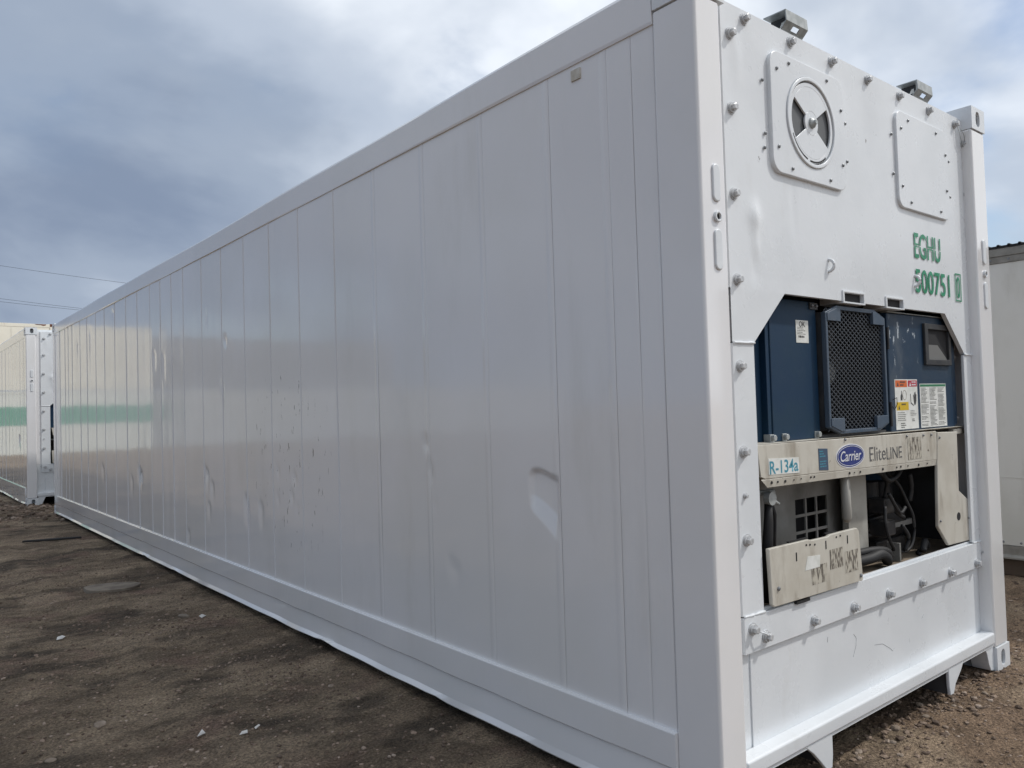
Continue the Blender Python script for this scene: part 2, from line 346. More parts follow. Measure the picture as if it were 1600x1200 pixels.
# ------------------------------------------------------------------ ground
W, L, H = 2.438, 12.192, 2.896
def axis_coords(lo, hi, step, far):
    c = list(np.arange(lo, hi + 1e-6, step)); d = step; x = hi
    while x < far: d *= 1.28; x += d; c.append(x)
    d = step; x = lo; pre = []
    while x > -far: d *= 1.28; x -= d; pre.append(x)
    return np.array(pre[::-1] + c)
CAST = [(0.08, 0.09), (W - 0.08, 0.09), (0.08, L - 0.09), (W - 0.08, L - 0.09)]
FAR_X, FAR_Y, FAR_Z = -0.225, 13.2, 0.05
def ground_z(x, y):
    near = np.exp(-np.maximum(0, np.hypot(x - 0.5, y - 5) - 9) / 12)
    z = -0.030 + near * (0.018 * fbm(x * 0.8, y * 0.8, 3, 3) + 0.007 * fbm(x * 2.6, y * 2.6, 21, 3, 0.5) + 0.011 * fbm(x * 13, y * 13, 40, 3, 0.65) + 0.022 * np.maximum(0, vnoise(x * 16, y * 16, 61) + 0.25 * vnoise(x * 37, y * 37, 62) - 0.25) * np.clip(1.2 + 4 * fbm(x * 1.1, y * 1.1, 66, 2), 0, 1.5))
    # wheel ruts running along the container
    for k, (cx, w, dpt) in enumerate([(-1.15, 0.16, 0.012), (-0.72, 0.12, 0.009), (-1.75, 0.2, 0.012)]):
        cc = cx + 0.10 * np.sin(y * 0.55 + k) + 0.05 * np.sin(y * 1.7 + 2 * k)
        z = z - near * dpt * np.exp(-((x - cc) / w) ** 2) * (0.6 + 0.8 * vnoise(y * 1.1, y * 0 + k, 70 + k) + 0.3) + near * dpt * 0.6 * np.exp(-((x - cc - w * 1.5) / (w * 0.6)) ** 2)
    # rubble berm in front of the far box, heap at the machinery end
    z = z + 0.065 * np.exp(-((y - 12.95) / 0.55) ** 2) * np.exp(-((x + 0.3) / 1.3) ** 2)
    z = np.where(y > 13.2, np.maximum(z, z + 0.055 * np.clip((y - 13.2) / 0.4, 0, 1)), z)
    z = z + 0.022 * np.exp(-((x - 1.75) / 0.8) ** 2 - ((y + 0.1) / 0.28) ** 2)
    for (cx, cy) in CAST:
        w = np.exp(-(np.maximum(np.maximum(np.abs(x - cx) - 0.10, np.abs(y - cy) - 0.11), 0) / 0.06) ** 2)
        z = z * (1 - w) + w * -0.001
    inside = (x > -0.01) & (x < W) & (y > 0.2) & (y < L - 0.2)
    z = np.where(inside, np.minimum(z, -0.01), z)
    z = np.where((x > -0.12) & (x < 0.01) & (y > 0.25) & (y < L - 0.25), np.minimum(z, 0.004), z)
    for cx, cy in ((FAR_X + 0.08, FAR_Y + 0.09), (FAR_X + W - 0.08, FAR_Y + 0.09), (FAR_X + 0.08, FAR_Y + L - 0.09), (FAR_X + W - 0.08, FAR_Y + L - 0.09)):
        w = np.exp(-(np.maximum(np.maximum(np.abs(x - cx) - 0.10, np.abs(y - cy) - 0.11), 0) / 0.06) ** 2)
        z = z * (1 - w) + w * (FAR_Z - 0.001)
    return z
def build_ground():
    xs = axis_coords(-2.4, 4.2, 0.02, 2500); ys = axis_coords(-1.0, 13.6, 0.02, 2500)
    X, Y = np.meshgrid(xs, ys); Z = ground_z(X, Y)
    nx, ny = len(xs), len(ys)
    co = np.stack([X, Y, Z], -1).reshape(-1, 3).astype(np.float32)
    i = np.arange(nx * ny).reshape(ny, nx)
    q = np.stack([i[:-1, :-1], i[:-1, 1:], i[1:, 1:], i[1:, :-1]], -1).reshape(-1, 4).astype(np.int32)
    me = bpy.data.meshes.new('ground'); me.vertices.add(len(co)); me.vertices.foreach_set('co', co.ravel())
    me.loops.add(q.size); me.loops.foreach_set('vertex_index', q.ravel()); me.polygons.add(len(q))
    me.polygons.foreach_set('loop_start', np.arange(0, q.size, 4, dtype=np.int32)); me.polygons.foreach_set('loop_total', np.full(len(q), 4, np.int32))
    me.polygons.foreach_set('use_smooth', np.ones(len(q), bool)); me.update(calc_edges=True); me.materials.append(M['ground'])
    o = bpy.data.objects.new('ground', me); COL.objects.link(o); o['kind'] = 'structure'; o['label'] = 'bare brown dirt of the yard with ruts and pebbles'
    return o
build_ground()
def gz(x, y): return float(ground_z(np.array([float(x)]), np.array([float(y)]))[0])

# ------------------------------------------------------------------ the reefer container (local frame: x across the end, y along the length, z up)
box = empty('reefer_container')
tag(box, 'long white refrigerated container with blue cooling machinery in its near end', 'container')

# --- side wall with panels
JOINTS = [0.186, 0.292, 0.414, 0.738, 1.189, 1.679, 2.173, 2.666, 3.174, 3.659, 4.144, 4.634, 5.116, 5.620, 5.979, 6.342, 6.706, 7.196, 7.674,
          8.191, 8.710, 9.190, 9.713, 10.15, 10.698, 10.98, 11.224, 11.632, 12.006]
DENTS = [  # y centre, half width, z top, height, depth
    (1.72, 0.025, 1.28, 0.10, 0.008), (1.675, 0.02, 1.14, 0.13, 0.012), (1.65, 0.018, 0.97, 0.07, 0.008),
    (1.50, 0.06, 0.70, 0.16, 0.006), (4.17, 0.05, 0.82, 0.28, 0.014), (3.89, 0.045, 0.80, 0.22, 0.012), (5.06, 0.06, 0.98, 0.20, 0.020), (4.93, 0.05, 0.88, 0.16, 0.014),
    (5.01, 0.04, 0.70, 0.16, 0.012), (7.17, 0.10, 0.90, 0.22, 0.024), (7.5, 0.06, 0.80, 0.25, 0.010), (5.57, 0.05, 0.42, 0.14, 0.012), (3.30, 0.03, 1.02, 0.10, 0.012), (3.35, 0.03, 0.90, 0.10, 0.012),
    (3.57, 0.03, 1.06, 0.10, 0.010), (3.58, 0.025, 0.86, 0.08, 0.010), (3.27, 0.025, 0.82, 0.06, 0.008), (4.56, 0.03, 2.02, 0.08, 0.010), (4.99, 0.02, 2.28, 0.20, 0.006), (8.28, 0.08, 2.66, 0.10, 0.012),
    (6.57, 0.06, 2.06, 0.20, 0.010), (6.25, 0.05, 2.0, 0.25, 0.008), (8.88, 0.08, 0.86, 0.2, 0.012), (0.24, 0.012, 0.86, 0.10, 0.005), (4.65, 0.05, 1.7, 0.3, 0.006), (9.5, 0.06, 2.6, 0.9, 0.006), (10.3, 0.05, 2.5, 0.5, 0.006)]
def wall_x(y, z, seed):
    base = 0.006 + 0.0022 * fbm(y * 1.3, z * 0.8, 101, 2) + 0.0020 * fbm(y * 3.5 + seed, z * 0.9, 120, 2)
    base = base + 0.0016 * np.clip((y - 3.5) / 1.5, 0, 1) * vnoise(y * 8.0, z * 0.45, 140)
    yy = np.clip((0.935 - y) / 0.19, 0, 1)                       # big dent beside a joint
    zt = 1.142 + 0.012 * np.sin(yy * 5) - 0.03 * np.clip(0.15 - yy, 0, 1) * 4; zb = 1.03 - 0.10 * yy ** 1.4
    u = (zt - z) / (zt - zb); w = np.clip((0.935 - y) / 0.03, 0, 1) * np.clip((y - 0.742) / 0.012, 0, 1)
    base = base + 0.018 * w * np.where((u > 0) & (u < 1.45), np.clip(u / 0.16, 0, 1) * np.clip((1.45 - u) / 0.55, 0, 1) * (1 - 0.3 * np.clip(u, 0, 1)), 0)
    for (yc, ry, zt, h, d) in DENTS:
        u = (zt + 0.25 * ry * np.sin((y - yc) / ry * 2) - z) / h
        w = np.clip(1 - ((y - yc) / ry) ** 2, 0, 1) ** 0.9
        prof = np.where(u < 0.14, np.clip(u / 0.14, 0, 1), np.clip((1 - u) / 0.86, 0, 1))
        base = base + 0.7 * d * w * np.where((u > 0) & (u < 1), prof, 0)
    return base
ZP0, ZP1 = 0.276, 2.741
def side_panel(parent, y0, y1, k):
    fine = y0 < 0.9 < y1
    step = 0.007 if fine else 0.02
    g = 0.0007 if y0 < 2.9 else 0.0035; ge = 0.0007 if y1 < 2.9 else 0.0035
    ys = [y0 + g, y0 + g + 0.0025, y0 + g + 0.0045]
    lap = (y1 - y0) > 0.3 and y0 < 2.3
    if lap: ys += [y0 + 0.031, y0 + 0.034]
    n = max(3, int((y1 - y0 - 0.04) / step)); ys += list(np.linspace(ys[-1] + 0.01, y1 - 0.012, n)) + [y1 - ge - 0.0045, y1 - ge - 0.0025, y1 - ge]
    ys = np.array(ys); zs = np.linspace(ZP0, ZP1, int((ZP1 - ZP0) / (0.008 if fine else 0.03)))
    Y, Z = np.meshgrid(ys, zs); X = wall_x(Y, Z, k * 3.1)
    edge = np.minimum(Y - y0, y1 - Y); X = X + np.where(edge < 0.004, np.where(Y > 2.9, 0.0015, 0.0004), 0)
    if lap: X = X - np.where((Y - y0 > 0.003) & (Y - y0 < 0.032), 0.0009, 0)
    tilt = (random.random() - 0.5) * 0.0016; X = X + tilt * (Y - (y0 + y1) / 2) / (y1 - y0)
    ny, nz = len(ys), len(zs); i = np.arange(ny * nz).reshape(nz, ny)
    fs = np.stack([i[:-1, :-1], i[1:, :-1], i[1:, 1:], i[:-1, 1:]], -1).reshape(-1, 4)
    b = MB(); b.add(np.stack([X, Y, Z], -1).reshape(-1, 3).tolist(), fs.tolist())
    return b.build('side_panel', 'wall_paint', parent, smooth=True, recalc=False)
wall = part('side_wall', 'under', box, lambda b: b.box(0.05, 0.09, 0.17, L - 0.17, 0.16, 2.78))
for k in range(len(JOINTS) - 1): side_panel(wall, JOINTS[k], JOINTS[k + 1], k)

for j_ in JOINTS[:-1]:
    if j_ < 2.5: part('joint_seal', 'wall_paint', wall, lambda b: b.box(0.0085, 0.02, j_ - (0.0015 if j_ < 0.2 else 0.006), j_ + 0.006, 0.28, 2.735))
    else: part('joint_bead', 'caulk', wall, lambda b: b.prism([(0.016, j_ - 0.006), (0.0042, j_ - 0.005), (0.0022, j_ - 0.0025), (0.0018, j_), (0.0022, j_ + 0.0025), (0.0042, j_ + 0.005), (0.016, j_ + 0.006)], 0.28, 2.735, 'z'), smooth=False)
def rail(name, prof, y0, y1, n, wob, parent):
    """open profile (x, z) swept along y; wob(y, i) -> (dx, dz)"""
    ys = np.linspace(y0, y1, n); b = MB(); m = len(prof); vs = []
    for y in ys:
        for i, (x, z) in enumerate(prof):
            dx, dz = wob(y, i); vs.append((x + dx, y, z + dz))
    fs = [(j * m + i, (j + 1) * m + i, (j + 1) * m + i + 1, j * m + i + 1) for j in range(n - 1) for i in range(m - 1)]
    fs += [tuple(range(m)), tuple(range((n - 1) * m + m - 1, (n - 1) * m - 1, -1))]
    b.add(vs, fs)
    return b.build(name, 'wall_paint', parent, bevel=0.0)
tp = np.random.default_rng(4).random(64)
def top_wob(y, i):
    s = 0.004 * math.sin(y * 0.8 + 1) + 0.0025 * math.sin(y * 2.3)
    return (0.0015 * math.sin(y * 1.9 + i), s * (1 if 1 < i < 6 else 0))
rail('top_rail', [(0.03, 2.735), (0.0, 2.735), (-0.002, 2.741), (-0.002, 2.872), (0.006, 2.886), (0.06, 2.886), (0.06, 2.735)], 0.184, L - 0.18, 90, top_wob, box)
lip = lambda y: 0.020 * float(vnoise(np.array([y * 3.3]), np.array([0.3]), 9)[0]) + 0.022 * float(vnoise(np.array([y * 0.9]), np.array([7.3]), 9)[0])
KINK = [(2.85, 0.10, 0.022), (6.9, 0.05, 0.018), (5.9, 0.08, 0.012), (1.65, 0.05, 0.012), (1.0, 0.08, 0.010)]
def low_wob(y, i):
    if i in (6, 7): 
        s = lip(y) + sum(a * math.exp(-((y - c) / w) ** 2) for c, w, a in KINK)
        return (-0.5 * s - 0.004, 0.8 * s)
    if i in (3, 4, 5): return (0.25 * lip(y), 0.25 * lip(y))
    return (0, 0)
rail('bottom_rail', [(0.05, 0.280), (-0.010, 0.280), (-0.012, 0.276), (-0.012, 0.158), (-0.003, 0.148), (-0.009, 0.045), (-0.018, 0.022), (-0.014, 0.016), (0.03, 0.020), (0.05, 0.14)], 0.182, L - 0.18, 260, low_wob, box)
# the other long wall and rails
wall2 = part('side_wall', 'under', box, lambda b: b.box(W - 0.09, W - 0.05, 0.17, L - 0.17, 0.16, 2.78))
pan = None
for k in range(24):
    y0 = 0.186 + k * 0.4925
    if pan is None:
        pan = part('side_panel', 'wall_paint', wall2, lambda b: b.box(W - 0.012, W - 0.006, 0, 0.488, 0.276, 2.741), bevel=0.002); pan.location = (0, y0, 0)
    else:
        c = copy_part(pan, wall2); c.location = (0, y0, 0)
part('top_rail', 'wall_paint', box, lambda b: b.box(W - 0.06, W, 0.184, L - 0.18, 2.735, 2.886), bevel=0.006)
part('bottom_rail', 'wall_paint', box, lambda b: b.box(W - 0.05, W, 0.182, L - 0.18, 0.02, 0.28), bevel=0.006)
part('roof', 'frame_paint', box, lambda b: b.box(0.0605, W - 0.0605, 0.10, L - 0.02, 2.80, 2.872), bevel=0.004)
part('floor', 'under', box, lambda b: b.box(0.09, W - 0.09, 0.46, L - 0.05, 0.15, 0.30))
for s in (0, 1):
    dr = part('door', 'wall_paint', box, lambda b: b.box(0.17 + s * 1.052, 1.216 + s * 1.052, L - 0.05, L - 0.008, 0.17, 2.74), bevel=0.006)
    for q in (0.25, 0.8):
        part('locking_bar', 'galv', dr, lambda b: b.tube([(0.17 + s * 1.052 + q, L + 0.012, 0.15), (0.17 + s * 1.052 + q, L + 0.012, 2.76)], 0.017, 10), smooth=True)
part('door_sill', 'frame_paint', box, lambda b: b.box(0.165, W - 0.165, L - 0.10, L - 0.012, 0.02, 0.165), bevel=0.006)
part('door_header', 'frame_paint', box, lambda b: b.box(0.165, W - 0.165, L - 0.10, L - 0.012, 2.745, 2.886), bevel=0.006)

# --- corner posts with pressed ribs, corner castings
def post(x0, x1, y0, y1, front):
    o = part('corner_post', 'wall_paint', box, lambda b: b.box(x0, x1, y0, y1, 0.119, 2.777), bevel=0.012, seg=4)
    if front:
        cx = 0.080 if x0 < 1 else W - 0.080
        for z0, z1 in ((2.076, 2.206), (1.845, 1.985)):
            r = part('pressed_rib', 'frame_paint', o, lambda b: b.prism(rrect(cx - 0.021, cx + 0.021, z0, z1, 0.0205, 7), -0.007, 0.004), bevel=0.006, seg=3)
        g = part('grommet', 'frame_paint', o, lambda b: b.ring(ell(cx, 2.026, 0.019, 0.019, 24), ell(cx, 2.026, 0.011, 0.011, 24), -0.010, 0.002), bevel=0.002)
        part('drain_hole', 'black', o, lambda b: b.prism(ell(cx, 2.026, 0.011, 0.011, 20), -0.003, 0.003))
    return o
post(0.0, 0.138, 0.0, 0.184, True); post(W - 0.166, W, 0.0, 0.184, True)
post(0.0, 0.15, L - 0.18, L, False); post(W - 0.15, W, L - 0.18, L, False)
def casting(ex, ey, ez):
    """ex, ey, ez = 0/1 for which end of each axis"""
    w, l, h, t = 0.162, 0.178, 0.118, 0.014
    e = 0.004
    x0, x1 = (-e, w) if ex == 0 else (W - w, W + e)
    y0, y1 = (-e, l) if ey == 0 else (L - l, L + e)
    z0, z1 = (0.0, h) if ez == 0 else (H - h, H)
    b = MB()
    yo, yi = (y0, y0 + t) if ey == 0 else (y1 - t, y1); 
    b.ring(*rect_hole(x0, x1, z0, z1, (x0 + x1) / 2 + (0.005 if ex == 0 else -0.005), (z0 + z1) / 2, 0.026, 0.040, 2.6), y0, y0 + t) if ey == 0 else b.ring(*rect_hole(x0, x1, z0, z1, (x0 + x1) / 2, (z0 + z1) / 2, 0.026, 0.040, 2.6), y1 - t, y1)
    ya, yb = (y0 + t, y1) if ey == 0 else (y0, y1 - t)
    xa = (x0, x0 + t) if ex == 0 else (x1 - t, x1)
    b.ring(*rect_hole(ya, yb, z0, z1, (ya + yb) / 2, (z0 + z1) / 2, 0.040, 0.026, 2.6), xa[0], xa[1], 'x')
    xb = (x1 - t, x1) if ex == 0 else (x0, x0 + t)
    b.box(xb[0], xb[1], ya, yb, z0, z1)
    xm0, xm1 = (x0 + t, x1 - t)
    yback = (y1 - t, y1) if ey == 0 else (y0, y0 + t)
    b.box(xm0, xm1, yback[0], yback[1], z0, z1)
    ym0, ym1 = (y0 + t, y1 - t)
    b.box(xm0, xm1, ym0, ym1, z0, z0 + t); b.box(xm0, xm1, ym0, ym1, z1 - t, z1)
    return b.build('corner_casting', 'frame_paint', box, bevel=0.0025)
for ex in (0, 1):
    for ey in (0, 1):
        for ez in (0, 1): casting(ex, ey, ez)

# --- machinery end: bolted white frame
YP = 0.050
front = MB()
def end_disp(x, z):
    d = 0.0016 * fbm(x * 2.2, z * 1.8, 55, 3)
    for cx, cz, rx, rz, a in [(0.375, 2.08, 0.035, 0.045, -0.010), (0.375, 1.99, 0.02, 0.10, -0.006), (0.37, 1.90, 0.02, 0.06, 0.005), (0.30, 2.66, 0.03, 0.09, -0.004), (1.25, 2.55, 0.10, 0.2, 0.003), (1.02, 2.62, 0.05, 0.1, -0.003), (0.64, 2.16, 0.02, 0.1, 0.002), (1.3, 2.2, 0.3, 0.2, -0.0025)]:
        d = d + a * np.exp(-((x - cx) / rx) ** 2 - ((z - cz) / rz) ** 2)
    return d
def front_panel():
    b = MB()
    xs = np.array(sorted(list(np.linspace(0.212, 2.322, 150)) + [0.986, 1.164, 1.360, 1.529])); zs = np.array(sorted(list(np.linspace(1.806, 2.835, 80)) + [1.846]))
    X, Z = np.meshgrid(xs, zs)
    fade = np.clip((Z - 1.806) / 0.05, 0, 1) * np.clip((2.835 - Z) / 0.03, 0, 1) * np.clip((X - 0.212) / 0.03, 0, 1)
    Y = YP + end_disp(X, Z) * fade
    i = np.arange(X.size).reshape(X.shape)
    b.add(np.stack([X, Y, Z], -1).reshape(-1, 3).tolist(), [f for f in np.stack([i[:-1, :-1], i[:-1, 1:], i[1:, 1:], i[1:, :-1]], -1).reshape(-1, 4).tolist() if not (Z.flat[f[2]] < 1.847 and any(a - 1e-4 <= X.flat[f[0]] and X.flat[f[1]] <= e + 1e-4 for a, e in ((0.986, 1.164), (1.360, 1.529))))])
    # rolled edge behind the sheet, shoulders below it
    b.add([(0.212, YP, 2.835), (2.322, YP, 2.835), (2.322, YP + 0.05, 2.838), (0.212, YP + 0.05, 2.838)], [(0, 1, 2, 3)])
    b.add([(0.212, YP, 1.806), (0.212, YP + 0.05, 1.806), (0.212, YP + 0.05, 2.835), (0.212, YP, 2.835)], [(0, 1, 2, 3)])
    for poly in ([(0.212, 1.614), (0.344, 1.614), (0.556, 1.806), (0.212, 1.806)], [(1.975, 1.806), (2.188, 1.610), (2.322, 1.610), (2.322, 1.806)]):
        vs = [(p[0], YP, p[1]) for p in poly]; b.add(vs, [(0, 1, 2, 3)])
    # return flange round the top of the opening
    edge = [(0.212, 1.614), (0.344, 1.614), (0.556, 1.806), (1.975, 1.806), (2.188, 1.610), (2.322, 1.610)]
    for p, q in zip(edge[:-1], edge[1:]):
        b.add([(p[0], YP, p[1]), (q[0], YP, q[1]), (q[0], YP + 0.02, q[1]), (p[0], YP + 0.02, p[1])], [(0, 1, 2, 3)])
    return b.build('front_panel', 'frame_paint', box, smooth=False, recalc=False)
part('seal_strip', 'caulk', box, lambda b: b.box(0.1385, 0.26, 0.064, 0.078, 0.661, 2.82))
fp = front_panel()
fp.data.polygons.foreach_set('use_smooth', [True] * len(fp.data.polygons))
es = fp.modifiers.new('split', 'EDGE_SPLIT'); es.split_angle = R(35)
fl = part('frame_flange', 'frame_paint', box, lambda b: b.box(0.212, 0.342, YP, YP + 0.014, 0.656, 1.609), bevel=0.002)
fr = part('frame_flange', 'frame_paint', box, lambda b: b.box(2.176, 2.322, YP, YP + 0.014, 0.656, 1.605), bevel=0.002)
fb = part('frame_flange', 'frame_paint', box, lambda b: b.box(0.214, 2.310, YP - 0.004, YP + 0.014, 0.524, 0.651), bevel=0.003)
for p0, p1 in (((0.216, 1.611), (0.343, 1.613)), ((2.180, 1.608), (2.318, 1.606)), ((0.218, 0.6535), (0.342, 0.6535)), ((2.178, 0.6535), (2.316, 0.6535))):
    part('weld_bead', 'frame_paint', fp, lambda b: b.tube([(p0[0] + (p1[0] - p0[0]) * k / 10, YP - 0.002, p0[1] + (p1[1] - p0[1]) * k / 10 + random.uniform(-.001, .001)) for k in range(11)], [0.0045 + random.uniform(-.001, .0015) for k in range(11)], 8), smooth=True)
lower = part('kick_panel', 'frame_paint', box, lambda b: b.box(0.1385, W - 0.166, 0.066, 0.078, 0.18, 0.66), bevel=0.002)
part('skin_sheet', 'frame_paint', lower, lambda b: b.box(0.262, 2.232, 0.0605, 0.0658, 0.190, 0.63), bevel=0.002)
sill = part('sill_beam', 'frame_paint', box, lambda b: b.box(0.1385, W - 0.1665, 0.0, 0.0655, 0.140, 0.197), bevel=0.010, seg=4)
part('sill_web', 'frame_paint', sill, lambda b: b.box(0.150, W - 0.17, 0.008, 0.020, 0.128, 0.1398))
# fork-tunnel gussets under the sill
part('gusset', 'frame_paint', box, lambda b: b.prism([(0.500, 0.1395), (0.690, 0.1395), (0.690, 0.06), (0.682, 0.012), (0.645, 0.012), (0.600, 0.058), (0.555, 0.10)], 0.006, 0.022), bevel=0.004)
part('gusset', 'frame_paint', box, lambda b: b.prism([(1.727, 0.1395), (1.900, 0.1395), (1.862, 0.10), (1.800, 0.055), (1.775, 0.014), (1.740, 0.014), (1.730, 0.06)], 0.006, 0.022), bevel=0.004)
for x in (0.675, 1.745): part('tunnel_side', 'under', box, lambda b: b.box(x - 0.005, x + 0.005, 0.024, 3.2, 0.016, 0.149))
part('post_bracket', 'frame_paint', box, lambda b: b.prism([(2.165, 0.1395), (2.2755, 0.1395), (2.2755, 0.004), (2.235, 0.012), (2.212, 0.05), (2.195, 0.10)], 0.012, 0.10), bevel=0.003)
part('post_bracket', 'frame_paint', box, lambda b: b.prism([(0.163, 0.1395), (0.163, 0.004), (0.205, 0.012), (0.225, 0.05), (0.245, 0.10), (0.27, 0.1395)], 0.012, 0.10), bevel=0.003)

# --- bolts
def bolt_mesh():
    b = MB()
    b.tube([(0, 0, 0), (0, -0.004, 0)], 0.024, 20); b.tube([(0, -0.004, 0), (0, -0.009, 0)], 0.019, 20); b.tube([(0, -0.009, 0), (0, -0.013, 0)], 0.0195, 20)
    b.tube([(0, -0.013, 0), (0, -0.028, 0)], 0.0145, 6); b.tube([(0, -0.028, 0), (0, -0.0295, 0)], [0.0145, 0.011], 6)
    return b
proto = bolt_mesh().build('bolt', 'bolt_steel', fp)
used = [False]
def bolt(x, z, y=YP, s=1.0, par=None):
    s *= 0.93
    par = par or fp
    if not used[0]: o = proto; used[0] = True; o.parent = par
    else: o = copy_part(proto, par)
    o.location = (x, y, z); o.rotation_euler = (random.uniform(-.06, .06), random.uniform(0, 1.05), random.uniform(-.06, .06)); o.scale = (s, s * random.uniform(0.85, 1.0), s)
for x, z in [(.262, 2.721), (.257, 2.450), (.252, 2.141), (.252, 1.835), (.354, 2.800), (.663, 2.800), (.972, 2.802), (1.276, 2.800), (1.579, 2.798), (1.890, 2.797), (2.188, 2.792), (2.282, 2.709), (2.292, 2.442), (2.296, 2.137), (2.296, 1.829)]: bolt(x, z)
for z, s in ((1.528, 1), (1.226, 1), (1.072, .5), (.917, 1)): bolt(.250, z, YP, s, fl)
for z in (1.523, 1.212, .906): bolt(2.297, z, YP, 1, fr)
for x, z in [(.259, .608), (.339, .566), (.659, .560), (.961, .556), (1.264, .558), (1.578, .555), (1.888, .554), (2.201, .551), (2.289, .598)]: bolt(x, z, YP - 0.004, 1, fb)
def wire_loop(pts, par, r=0.002, m='galv'): return part('lock_wire', m, par, lambda b: b.tube(pts, r, 6), smooth=True)
wire_loop([(2.200, 0.035, 2.78), (2.215, 0.03, 2.72), (2.245, 0.032, 2.68), (2.275, 0.035, 2.70), (2.262, 0.03, 2.745), (2.225, 0.03, 2.77)], fp)
wire_loop([(0.265, 0.03, 0.602), (0.30, 0.018, 0.588), (0.335, 0.03, 0.570)], fb, 0.003, 'frame_paint')

# --- fresh-air vent and blank hatch
def screws(par, pts, y, r=0.007, name='screw'):
    first = None
    for x, z in pts:
        if first is None:
            first = part(name, 'screw', par, lambda b: b.tube([(0, 0, 0), (0, -0.004, 0), (0, -0.0065, 0)], [r, r, r * 0.5], 10), smooth=False); first.location = (x, y, z)
        else: copy_part(first, par).location = (x, y, z)
vent = part('vent_plate', 'frame_paint', box, lambda b: b.ring(*(lambda o: (o, ell_match(o, 0.772, 2.500, 0.176)))(rrect(0.492, 1.032, 2.266, 2.728, 0.05, 8)), 0.034, 0.058), bevel=0.004) if False else None
def ell_match(loop, cx, cz, r):
    return [(cx + r * (p[0] - cx) / math.hypot(p[0] - cx, p[1] - cz), cz + r * (p[1] - cz) / math.hypot(p[0] - cx, p[1] - cz)) for p in loop]
def dense(loop, n=4):
    out = []
    for p, q in zip(loop, loop[1:] + loop[:1]):
        d = math.hypot(q[0] - p[0], q[1] - p[1]); k = max(1, int(d / 0.03))
        for j in range(k): out.append((p[0] + (q[0] - p[0]) * j / k, p[1] + (q[1] - p[1]) * j / k))
    return out
VC = (0.772, 2.498)
o_ = dense(rrect(0.492, 1.034, 2.262, 2.730, 0.055, 8))
vent = part('vent_plate', 'frame_paint', box, lambda b: b.ring(o_, ell_match(o_, *VC, 0.180), 0.034, 0.058), bevel=0.004)
part('vent_ring', 'frame_paint', vent, lambda b: b.ring(ell(*VC, 0.180, 0.180, 64), ell(*VC, 0.165, 0.165, 64), 0.028, 0.05), bevel=0.003)
part('vent_shade_disc', 'slot_grey', vent, lambda b: b.prism(ell(*VC, 0.164, 0.164, 48), 0.0462, 0.0470))  # dark grey disc on the sheet; its colour paints the slots' shade
def disc(b):
    b.prism(ell(*VC, 0.048, 0.048, 32), 0.034, 0.042)
    b.ring(ell(*VC, 0.160, 0.160, 64), ell(*VC, 0.143, 0.143, 64), 0.034, 0.042)
    for a0, a1 in ((34, 146), (214, 326)):
        b.prism(ell(*VC, 0.143, 0.143, 24, a0, a1) + ell(*VC, 0.048, 0.048, 24, a1, a0), 0.034, 0.042)
part('vent_disc', 'frame_paint', vent, disc, bevel=0.0015)
part('hub_bolt', 'galv', vent, lambda b: b.tube([(VC[0], 0.034, VC[1]), (VC[0], 0.026, VC[1]), (VC[0], 0.020, VC[1]), (VC[0], 0.012, VC[1])], [0.022, 0.020, 0.011, 0.009], 14))
part('limit_slot', 'black', vent, lambda b: (b.prism(ell(*VC, 0.158, 0.158, 16, 205, 255) + ell(*VC, 0.152, 0.152, 16, 255, 205), 0.0330, 0.0338), b.prism(ell(*VC, 0.158, 0.158, 14, 262, 308) + ell(*VC, 0.152, 0.152, 14, 308, 262), 0.0330, 0.0338)))
screws(vent, [(0.535, 2.66), (0.62, 2.70), (0.90, 2.70), (1.005, 2.60), (0.530, 2.36), (0.62, 2.29), (0.90, 2.29), (1.005, 2.37)], 0.034)
screws(fp, [(0.455, 2.60), (0.462, 2.40), (0.455, 2.345), (1.06, 2.56), (1.065, 2.40)], YP - 0.003)
hatch = part('hatch_plate', 'frame_paint', box, lambda b: b.prism(rrect(1.512, 2.062, 2.272, 2.722, 0.05, 8), 0.036, 0.058), bevel=0.004)
screws(hatch, [(1.555, 2.64), (1.63, 2.69), (1.93, 2.69), (2.03, 2.60), (2.03, 2.42), (1.548, 2.37), (1.63, 2.305), (1.95, 2.305)], 0.036)
screws(fp, [(1.48, 2.60), (1.486, 2.42), (2.09, 2.58), (2.09, 2.40)], YP - 0.003)
for x, z in ((0.885, 1.943), (1.660, 1.942)):
    part('lashing_ring', 'frame_paint', fp, lambda b: b.tube([(x, YP + 0.002, z + 0.024)] + [(x + 0.004 * math.sin(R(a)), YP - 0.022 * math.sin(R(a)), z + 0.024 * math.cos(R(a))) for a in range(15, 176, 16)] + [(x, YP + 0.002, z - 0.024)], 0.0065, 8), smooth=True)
for x0, x1 in ((0.982, 1.168), (1.356, 1.533)):
    part('fork_pocket', 'frame_paint', fp, lambda b: b.ring([(x0, 1.797), (x1, 1.797), (x1, 1.850), (x0, 1.850)], [(x0 + .012, 1.804), (x1 - .012, 1.804), (x1 - .012, 1.842), (x0 + .012, 1.842)], YP - 0.006, YP + 0.10), bevel=0.0015)
    part('pocket_shade', 'black', fp, lambda b: b.box(x0 + .0125, x1 - .0125, YP + 0.012, YP + 0.017, 1.8045, 1.8415))  # black sheet near the mouth, painting the pocket's inner shade

